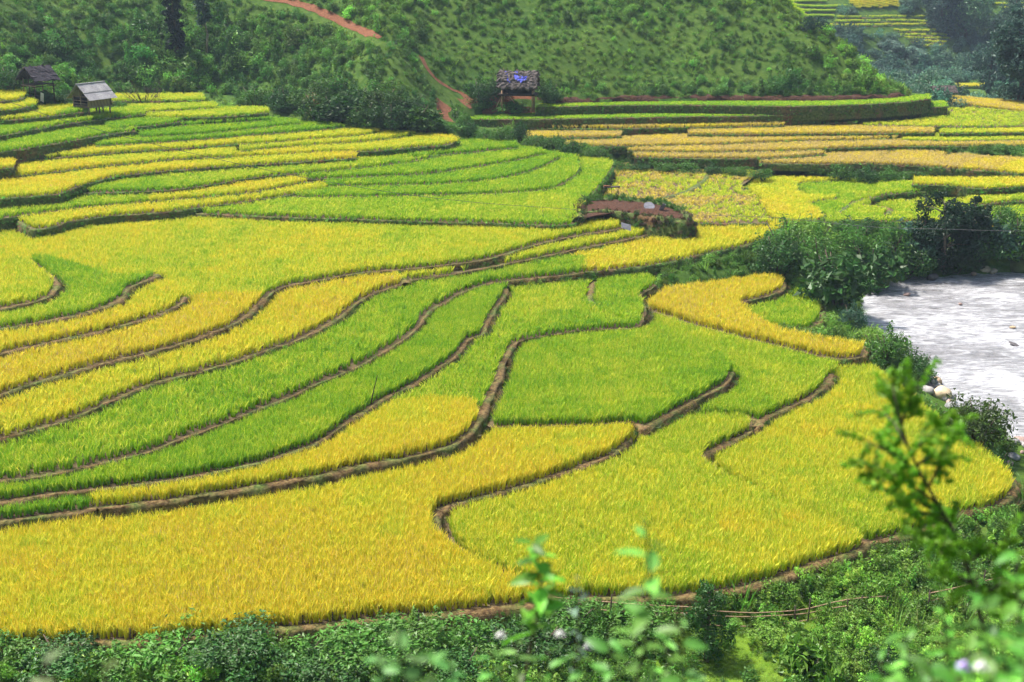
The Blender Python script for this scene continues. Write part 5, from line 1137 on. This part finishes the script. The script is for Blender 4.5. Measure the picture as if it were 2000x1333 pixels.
def slate(px, py, z, sx, sz, label, rot):
    p = W(px, py, z); o = obj('slate_sheet', boxm('slate_sheet', sx, .05, sz, .03, px), M['slate']); o.location = p; o.rotation_euler = rot; tag(o, label, 'sheet')
V, Fc = tube([(0, 0, -.025), (0, 0, .025)], [.42, .42], 18)
o = obj('grey_lid', mesh('grey_lid', [tuple(map(float, v)) for v in V], Fc), M['slate']); o.location = W(1268, 403, MZ + .12); o.rotation_euler = (math.radians(38), .1, 0); o.scale = (1, .95, 1); tag(o, 'round dark grey lid lying on the earth mound', 'lid')
slate(1294, 405, MZ + .25, .3, .55, 'small upright grey slab right of the round lid on the mound', (.3, .3, .4))
slate(1223, 443, FIELD['U']['z'] + .5, .75, .55, 'grey sheet leaning at the foot of the earth mound', (-.9, .3, .2))
for i, (x0, y0, x1, y1) in enumerate([(1125,412,1119,396),(1136,402,1130,388),(1143,400,1134,389),(1152,394,1134,380),(1150,402,1143,388)]):
    a = W(x0, y0, MZ); b = WD(x1, y1, a[1] + .1); e = empty('stick', tuple(a)); obj('shaft', tubes('shaft', [([(0, 0, -.3), (b - a) * .5, b - a], [.035, .03, .015])], 6), M['stick'], e)
    tag(e, 'thin dark stick stuck in the left end of the earth mound', 'stick', 'sticks on the earth mound')
# little rack behind the mound
a = W(1194, 386, 2.5); e = empty('wooden_rack', tuple(a)); tag(e, 'rickety wooden rack in the harvested field behind the mound', 'rack'); k = proj(a)[2] / F
for x in (-15, 0, 13): pole('leg', (x * k, 0, -.2), (x * k, .1, 20 * k), .03, .025, M['stick'], e)
pole('leg', (-18 * k, -.5, -.3), (-22 * k, -.5, 12 * k), .05, .04, M['stick'], e)
box('tray', (32 * k, .4, .08), (0, 0, 20.5 * k), M['dark_wood'], e, (0, -.04, 0), .02); box('cloth', (12 * k, .3, .06), (-9 * k, 0, 22.5 * k), M['red'], e, (0, 0, .1), .02)
pole('cross_bar', (-16 * k, -.3, 1 * k), (9 * k, -.3, 4 * k), .03, .025, M['stick'], e)

# stones in and beside the river
g = 'stones in the pile below the dark rounded bush'
for i in range(26):
    x = random.uniform(1795, 1868); y = 742 + (x - 1795) * .55 + random.uniform(-8, 26)
    stone('stone', x, y, random.uniform(11, 28), random.uniform(.5, .8), random.choice([GRY, GRY, PNK, (.42, .40, .40), DRK]), 'grey or pink stone in the small pile at the water below the dark bush', g)
stone('boulder', 1838, 778, 40, .75, (.72, .58, .40), 'cream coloured boulder, biggest in the pile at the water', cat='boulder'); stone('boulder', 1828, 752, 24, .8, WRM, 'orange-brown boulder at the top of the pile at the water', cat='boulder')
stone('boulder', 1812, 752, 38, .5, (.20, .21, .21), 'flat dark grey boulder left in the pile at the water', cat='boulder')
g = 'stones on the gravel at the right edge'
for i in range(46):
    x = random.uniform(1960, 2040); y = random.uniform(835, 930)
    if y > 840 + (2040 - x) * 1.2: continue
    stone('stone', x, y, random.uniform(10, 30), random.uniform(.45, .8), random.choice([GRY, PNK, (.40, .38, .39), (.22, .21, .23)]), 'grey or pinkish stone on the gravel bank at the right edge', g)
for x, y, w_, c_, lb in [(1772, 577, 16, PNK, 'brown rock poking out of the river near the far bank'), (1876, 595, 9, PNK, 'small rock in the middle of the river'), (1978, 641, 12, WRM, 'orange rock in the river at the right edge'), (1983, 675, 28, DRK, 'flat dark rock in the river at the right edge')]:
    stone('rock', x, y, w_, .45 if c_ is not DRK else .14, c_, lb, z=WATER_Z + .02, cat='rock')
for x, y, w_, c_, lb in [(1822, 545, 22, DRK, 'dark boulder at the waterline under the tall dark tree'), (1925, 531, 24, (.5, .42, .36), 'pale boulder at the waterline right of the dark trees'), (1940, 533, 16, (.5, .42, .36), 'smaller pale boulder beside the larger pale one'), (1902, 537, 12, PNK, 'small pinkish boulder at the waterline'), (1990, 528, 62, (.09, .12, .04), 'large mossy boulder at the right edge of the river'), (1992, 503, 34, (.50, .38, .30), 'reddish boulder above the mossy one'), (1712, 556, 60, (.10, .15, .04), 'mossy rock hump at the inner river bend')]:
    stone('boulder', x, y, w_, .6, c_, lb, z=WATER_Z + .1, cat='boulder')

# bamboo rail fences
def fence(pts, posts, rails, label, zfun, ph):
    P = [np.array((*W(x, y, z0)[:2], 0)) for x, y, z0 in pts]; P = smooth_line(np.array(P), .5)
    e = empty('bamboo_fence', (float(P[0][0]), float(P[0][1]), 0)); o0 = np.array((P[0][0], P[0][1], 0)); tag(e, label, 'fence')
    z = np.array([zfun(q[0], q[1]) for q in P]); z = np.convolve(np.pad(z, 3, mode='edge'), np.ones(7) / 7, 'valid')
    n = len(P); s = np.linspace(0, 1, n)
    for hgt, (a, b), off in rails:
        m = np.nonzero((s >= a) & (s <= b))[0]; Q = np.column_stack([P[m, :2], z[m] + hgt + .05 * np.sin(m * .31 + hgt * 9)]) - o0; Q[:, 1] += off
        obj('rail', tubes('rail', [(Q, [.020] * len(Q))], 6), M['bamboo'], e)
    for t in posts:
        i = min(n - 1, int(t * n)); b = np.array((P[i, 0], P[i, 1], z[i])) - o0; hh = ph * random.uniform(.75, 1.35)
        pole('post', b - (0, .06, .5), b + (random.gauss(0, .06), -.06, hh), .035, .025, M['stick'], e)
fz_ = lambda x, y: FIELD['F0']['z'] - .25
fence([(-80, 1278, .2), (150, 1275, .2), (350, 1262, .2), (500, 1246, .2), (650, 1232, .2), (770, 1220, .2)], [.03, .17, .27, .36, .43, .49, .58, .65, .75, .85, .95], [(.12, (0, .42), 0), (.0, (0, .4), -.08), (.26, (.36, .75), .05), (.08, (.5, 1), -.05), (.22, (.7, 1), .03)], 'bamboo rail fence along the front of the golden field', fz_, .55)
fence([(1020, 1225, -.7), (1190, 1247, -.8), (1400, 1245, -.9), (1500, 1238, -.9), (1600, 1222, -.9), (1700, 1208, -1), (1810, 1195, -1), (1960, 1170, -1)], [.18, .36, .52, .56, .63, .66, .72, .8, .92], [(.62, (0, .75), 0), (.36, (0, .72), .03), (.1, (.05, .7), -.03), (.6, (.8, 1), 0), (.35, (.82, 1), 0)], 'three-rail bamboo fence crossing the weedy slope at the lower right', lambda x, y: float(ground(x, y)), .85)
# sticks in the fields
def stick(name, px, py, top, z, r_, label):
    a = W(px, py, z); e = empty(name, tuple(a)); it = []
    for tx, ty in top: b = WD(tx, ty, a[1] + random.uniform(-.1, .1)) - a; it.append(([(0, 0, -.3), b * .5 + (.01, 0, 0), b], [r_, r_, r_ * .6]))
    for q in it: obj('shaft', tubes('shaft', [q], 6), M['stick'], e)
    tag(e, label, 'pole')
stick('pole', 313, 744, [(310, 707)], FIELD['P']['z'], .022, 'thin upright pole at the lower rim of a yellow strip')
stick('pole', 722, 790, [(737, 734), (731, 758)], FIELD['T']['z'], .028, 'two crossed thin sticks at the rim of the bright green strip')
stick('pole', 1512, 452, [(1515, 424)], FIELD['RY']['z'], .02, 'thin pole at the tip of the bright yellow field')
stick('pole', 1582, 210, [(1577, 195)], 5.9, .04, 'short pale stake in the wall below the hill')
# wires across the valley
def wire(pts, d0, d1, label):
    n = len(pts); P = np.array([WD(x, y, d0 + (d1 - d0) * i / (n - 1)) for i, (x, y) in enumerate(pts)]); Q = smooth_line(P, 2.0)
    o = obj('wire', tubes('wire', [(Q, [.013] * len(Q))], 5), M['wire']); tag(o, label, 'wire')
wire([(-260,100),(-120,150),(0,193),(108,231),(217,261),(350,294),(547,338),(700,366),(790,380),(930,396),(1040,404),(1130,410)], 60, 86, 'thin wire sagging across the left terraces to the earth mound')
wire([(1345,420),(1510,425),(1640,438),(1720,445),(1850,448),(2000,452),(2250,450)], 86, 80, 'thin wire running from the earth mound past the dark river trees')

# far terraces on the opposite hill
FT = [([(1507,7),(1612,7)], .3), ([(1517,17),(1650,17)], .3), ([(1538,26),(1629,26)], .3), ([(1549,36),(1626,36)], .3), ([(1636,38),(1804,38)], .46), ([(1632,46),(1812,46)], .45), ([(1601,54),(1700,53)], .55), ([(1705,53),(1818,53)], .6), ([(1745,65),(1840,65)], .55), ([(1755,73),(1850,73)], .5), ([(1769,80),(1857,80)], .55), ([(1776,87),(1847,87)], .58), ([(1790,94),(1840,94)], .6), ([(1935,3),(2060,3)], .55), ([(1945,12),(2060,12)], .58), ([(1955,21),(2060,21)], .55), ([(1960,30),(2060,30)], .5)]
fp, fr_, fs, fv, frp = [], [], [], [], []
rr = np.random.default_rng(99)
for i, (ln, rip) in enumerate(FT):
    (x0, y0), (x1, y1) = ln; nl_ = 18
    C_ = np.array([G(x0 + (x1 - x0) * t, y0, 150) for t in np.linspace(0, 1, nl_)]); C_[:, 2] += .15
    for _ in range(3): C_[1:-1] = (C_[:-2] + C_[1:-1] * 2 + C_[2:]) / 4
    V, q, _ = sweep(C_[:, :2], [(-2.6, .0), (-.1, .05), (.1, -.1), (.3, -.7), (.5, -1.3)], C_[:, 2], .10, 400 + i)
    t = obj('terrace', mesh('terrace', V, q, None, True), M['bund_far']); tag(t, 'thin terrace ledge across the far hill', 'terrace', kind='structure')
    n = int(abs(C_[-1, 0] - C_[0, 0]) / .6)
    for row in (.45, 1.15):
        tt = rr.random(n) * (nl_ - 1.001); ii = tt.astype(int); f_ = (tt - ii)[:, None]; pts = C_[ii] * (1 - f_) + C_[ii + 1] * f_; pts[:, 1] += row; fp.append(pts); frp.append(np.full(n, rip * .82) + rr.normal(0, .05, n))
pa = [(1655,-6),(1737,-6),(1758,18),(1671,20)]; xs_ = rr.uniform(1650, 1760, 420); ys_ = rr.uniform(-6, 21, 420); m = inside(xs_, ys_, pa)
pts = np.array([G(x, y, 150) for x, y in zip(xs_[m], ys_[m])]); pts[:, 2] += .2; fp.append(pts); frp.append(np.full(len(pts), .6) + rr.normal(0, .05, len(pts)))
fp = np.vstack(fp); n = len(fp); scatter('rice', fp, np.column_stack([np.zeros(n), np.zeros(n), rr.uniform(0, 6.28, n)]), np.column_stack([np.full(n, 1.1)] * 2 + [rr.uniform(.4, .55, n)]), 16 + rr.integers(0, 5, n), rice_grp, {'ripe': ('FLOAT', np.concatenate(frp))}, 'thin yellow and green rice strips on the far terraced hill', 'rice field')

# ------------------------------------------------------------------ plants close to the camera
def leaf_mesh(seed, wr=.42):
    r = np.random.default_rng(seed); V = []; Fc = []; nu = 6; bend = r.uniform(.1, .5); tw = r.normal(0, .15)
    for i in range(nu + 1):
        t = i / nu; w = wr * .5 * math.sin(math.pi * t ** .8) ** .8 if 0 < i < nu else .01; zc = -bend * t * t * .6
        for s in (-1, 0, 1): V.append((s * w, t, zc + abs(s) * w * .35 + s * tw * t * .2))
    for i in range(nu):
        for s in (0, 1): a = i * 3 + s; Fc.append((a, a + 1, a + 4, a + 3))
    n = len(V); m = mesh('leaf', V, Fc, {'leafr': ('FLOAT', [r.uniform(.3, .8)] * n)}, True); m.materials.append(M['fol']); return m
LEAF = [leaf_mesh(s) for s in range(5)]; LEAFN = [leaf_mesh(20 + s, .24) for s in range(3)]
def leafy(name, line, D, leaves, lsize, tint, label, group=None, cat='sapling', kinds=LEAF, seed=0, stem=.006, spread=1.0, flowers=(), from_=.0):
    """a stem along picture points at distance D, rooted in the slope below, with its leaves one by one"""
    r = np.random.default_rng(seed + 700); P = np.array([WD(x, y, D) for x, y in line]); root = np.array((P[0][0], P[0][1] + .0, float(ground(P[0][0], P[0][1])) - .05))
    e = empty(name, tuple(root)); S = np.vstack([root, P]); Q = smooth_line(S, .06) - root
    st_ = obj('stem', tubes('stem', [(Q, list(np.linspace(stem * 1.8, stem * .5, len(Q))))], 6), M['bark' if cat != 'weed' else 'stick'], e)
    L0 = smooth_line(P, .02) - root; n = len(L0)
    for i in range(leaves):
        t = from_ + (1 - from_) * (i + .5) / leaves; b = L0[min(n - 1, int(t * n))]; a = i * 2.4 + r.uniform(-.5, .5); elev = r.uniform(-.3, .5) + .7 * max(0, t - .75)
        o = obj('leaf', kinds[r.integers(len(kinds))], None, st_); sz = lsize * r.uniform(.65, 1.2) * (1 if t < .9 else .75); o.scale = (sz * spread, sz, sz)
        o.location = b; o.rotation_euler = (elev, r.normal(0, .35), a); c = np.array(tint) * 1.05 * math.exp(r.normal(0, .3)); o.color = tuple(np.clip(c, 0, 1)) + (1,)
    for fx, fy, fm in flowers:
        q = WD(fx, fy, D) - root; it = []
        vv, ff, _ = leafcloud([(0, 0, 0, .012, .012, .008)], 26, .022, 5, 1.0, .6, .3)
        vv = np.array(vv); o = obj('flower', mesh('flower', vv, ff), M[fm], e); o.location = q
    return tag(e, label, cat, group)
leafy('sapling', [(1020,1420),(1030,1300),(1055,1160),(1045,1080),(1040,1062)], 4.6, 34, .12, (.12, .30, .03), 'young sapling with bright leaves rising in front of the golden field', seed=1, stem=.009, from_=.5)
leafy('weed', [(1240,1420),(1262,1250),(1268,1120),(1262,1040),(1258,1020)], 3.3, 18, .095, (.12, .28, .05), 'tall blurred weed right of the sapling', cat='weed', seed=2, stem=.006, from_=.12)
leafy('weed', [(800,1440),(790,1340),(782,1270),(778,1235)], 3.0, 10, .085, (.12, .24, .07), 'blurred weed at the bottom edge left of the sapling', cat='weed', seed=3, from_=.1)
leafy('weed', [(95,1440),(90,1360),(88,1296)], 2.6, 6, .07, (.17, .22, .10), 'blurred weed tip in the bottom left corner', cat='weed', seed=4)
leafy('weed', [(215,1440),(212,1370),(205,1308)], 2.8, 6, .07, (.16, .24, .06), 'blurred weed tip right of the corner one at the bottom left', cat='weed', seed=5)
leafy('weed', [(1110,1440),(1120,1330),(1130,1200),(1128,1130)], 4.2, 22, .055, (.14, .22, .16), 'thin grey-green weed with narrow leaves between sapling and tall weed', cat='weed', kinds=LEAFN, seed=6, flowers=((1094, 1240, 'white'), (1150, 1264, 'white'), (978, 1242, 'white')))
lows = [(960,1300,4.4,.09,(.10,.24,.05)),(1010,1285,4.0,.08,(.14,.26,.06)),(1070,1300,4.3,.08,(.10,.25,.04)),(1130,1290,4.0,.08,(.12,.26,.06)),(1190,1280,3.8,.09,(.10,.26,.04)),(1240,1270,3.9,.08,(.14,.27,.05)),(1300,1285,4.2,.08,(.11,.26,.04)),(1330,1240,3.6,.09,(.12,.27,.05)),(880,1320,4.2,.09,(.08,.2,.05)),(740,1310,3.4,.08,(.10,.22,.06)),(840,1300,3.2,.08,(.1,.22,.05))]
for i, (x, y, D, ls_, tn) in enumerate(lows):
    leafy('weed', [(x + 10, 1450), (x + 4, 1360), (x, y - 30)], D, 13, ls_, tn, nth(i, [b[0] for b in lows]) + ' low leafy weed from the left in the blurred fringe at bottom centre', 'blurred weeds at the bottom centre', 'weed', seed=20 + i)
rl = [(1720,1290,3.9,.09),(1770,1240,3.6,.10),(1815,1285,3.3,.09),(1850,1210,3.8,.10),(1890,1270,3.2,.09),(1925,1180,3.5,.10),(1960,1250,3.1,.10),(1990,1160,3.4,.10),(2020,1230,3.0,.1),(1870,1320,2.9,.08),(1940,1320,2.9,.09),(1800,1330,3.2,.08),(1985,1080,3.8,.09),(1750,1330,3.4,.08),(1910,1120,4.0,.08),(2000,1320,2.8,.09),(1840,1150,4.2,.08)]
for i, (x, y, D, ls_) in enumerate(rl):
    leafy('weed', [(x + 20, 1460), (x + 8, (1460 + y) / 2), (x, y)], D, 20 if y < 1250 else 14, ls_, [(.09, .25, .03), (.12, .28, .04), (.07, .20, .03)][i % 3], nth(i, [b[0] for b in rl]) + ' leafy weed from the left in the blurred tangle at bottom right', 'blurred weeds at the bottom right', 'weed', seed=60 + i, from_=.05,
          flowers=((1881, 1303, 'purple'), (1916, 1304, 'white')) if i == 9 else ())
# feathery young tree at the right
D0 = 5.4; tl = [(1975,1480),(1925,1250),(1880,1080),(1832,985),(1800,930),(1772,870),(1752,800),(1744,755)]
P = np.array([WD(x, y, D0) for x, y in tl]); root = np.array((P[0][0], P[0][1], float(ground(P[0][0], P[0][1])) - .05)); e = empty('young_tree', tuple(root)); k = D0 / F
S = smooth_line(np.vstack([root, P]), .1) - root; it = [(S, list(np.linspace(.030, .004, len(S))))]; L = []; rr = np.random.default_rng(12)
br = [((1832,985),(1700,905)),((1800,930),(1690,860)),((1815,950),(1880,820)),((1772,870),(1720,800)),((1780,890),(1840,830)),((1760,830),(1745,760)),((1760,830),(1790,760)),((1845,1010),(1740,960)),((1850,1020),(1770,1000)),((1880,1080),(1800,1040)),((1890,1100),(1960,1060)),((1870,1060),(1850,1010)),((1905,1150),(1850,1120)),((1910,1170),(1990,1130)),((1790,910),(1850,880)),((1800,930),(1730,930)),((1880,1080),(1830,1060)),((1900,1120),(1960,1190))]
for (x0, y0), (x1, y1) in br:
    a = WD(x0, y0, D0) - root; b = WD(x1, y1, D0 + rr.normal(0, .25)) - root; it.append(([a, (a + b) / 2 + (0, 0, .02), b], [.008, .005, .002]))
    dv = (b - a) / np.linalg.norm(b - a)
    for t in np.linspace(.2, 1.0, 9):
        q = a + (b - a) * t; w_ = dv * .6 + rr.normal(0, .55, 3); w_ /= np.linalg.norm(w_); ln = rr.uniform(34, 72) * k
        it.append(([q, q + w_ * ln * .5, q + w_ * ln + (0, 0, .01)], [.003, .002, .001]))
        for u in np.linspace(.2, 1.05, 5): L.append((*(q + w_ * ln * u), 9 * k, 9 * k, 5 * k))
fm = leafmesh('crown', L, 8000, .032, 12, aspect=.36, shell=.05, up=.6); fm.materials.append(M['fol']); o = obj('crown', fm, None, e); o.color = (.20, .43, .03, 1)
obj('trunk', tubes('trunk', it, 7), M['stick'], e); tag(e, 'blurred feathery young tree with dark crooked trunk at the right', 'tree')

# ------------------------------------------------------------------ the air
o = obj('haze', boxm('haze', 1700, 1500, 180)); o.location = (50, 560, 75)
t = NT('haze_air'); v_ = t.n('ShaderNodeVolumePrincipled'); v_.inputs['Color'].default_value = (.62, .78, 1.0, 1); v_.inputs['Density'].default_value = .00034; v_.inputs['Anisotropy'].default_value = .2
t.l(v_.outputs[0], t.out.inputs['Volume']); o.data.materials.append(t.m); tag(o, 'thin bluish haze filling the valley', 'haze', kind='stuff')
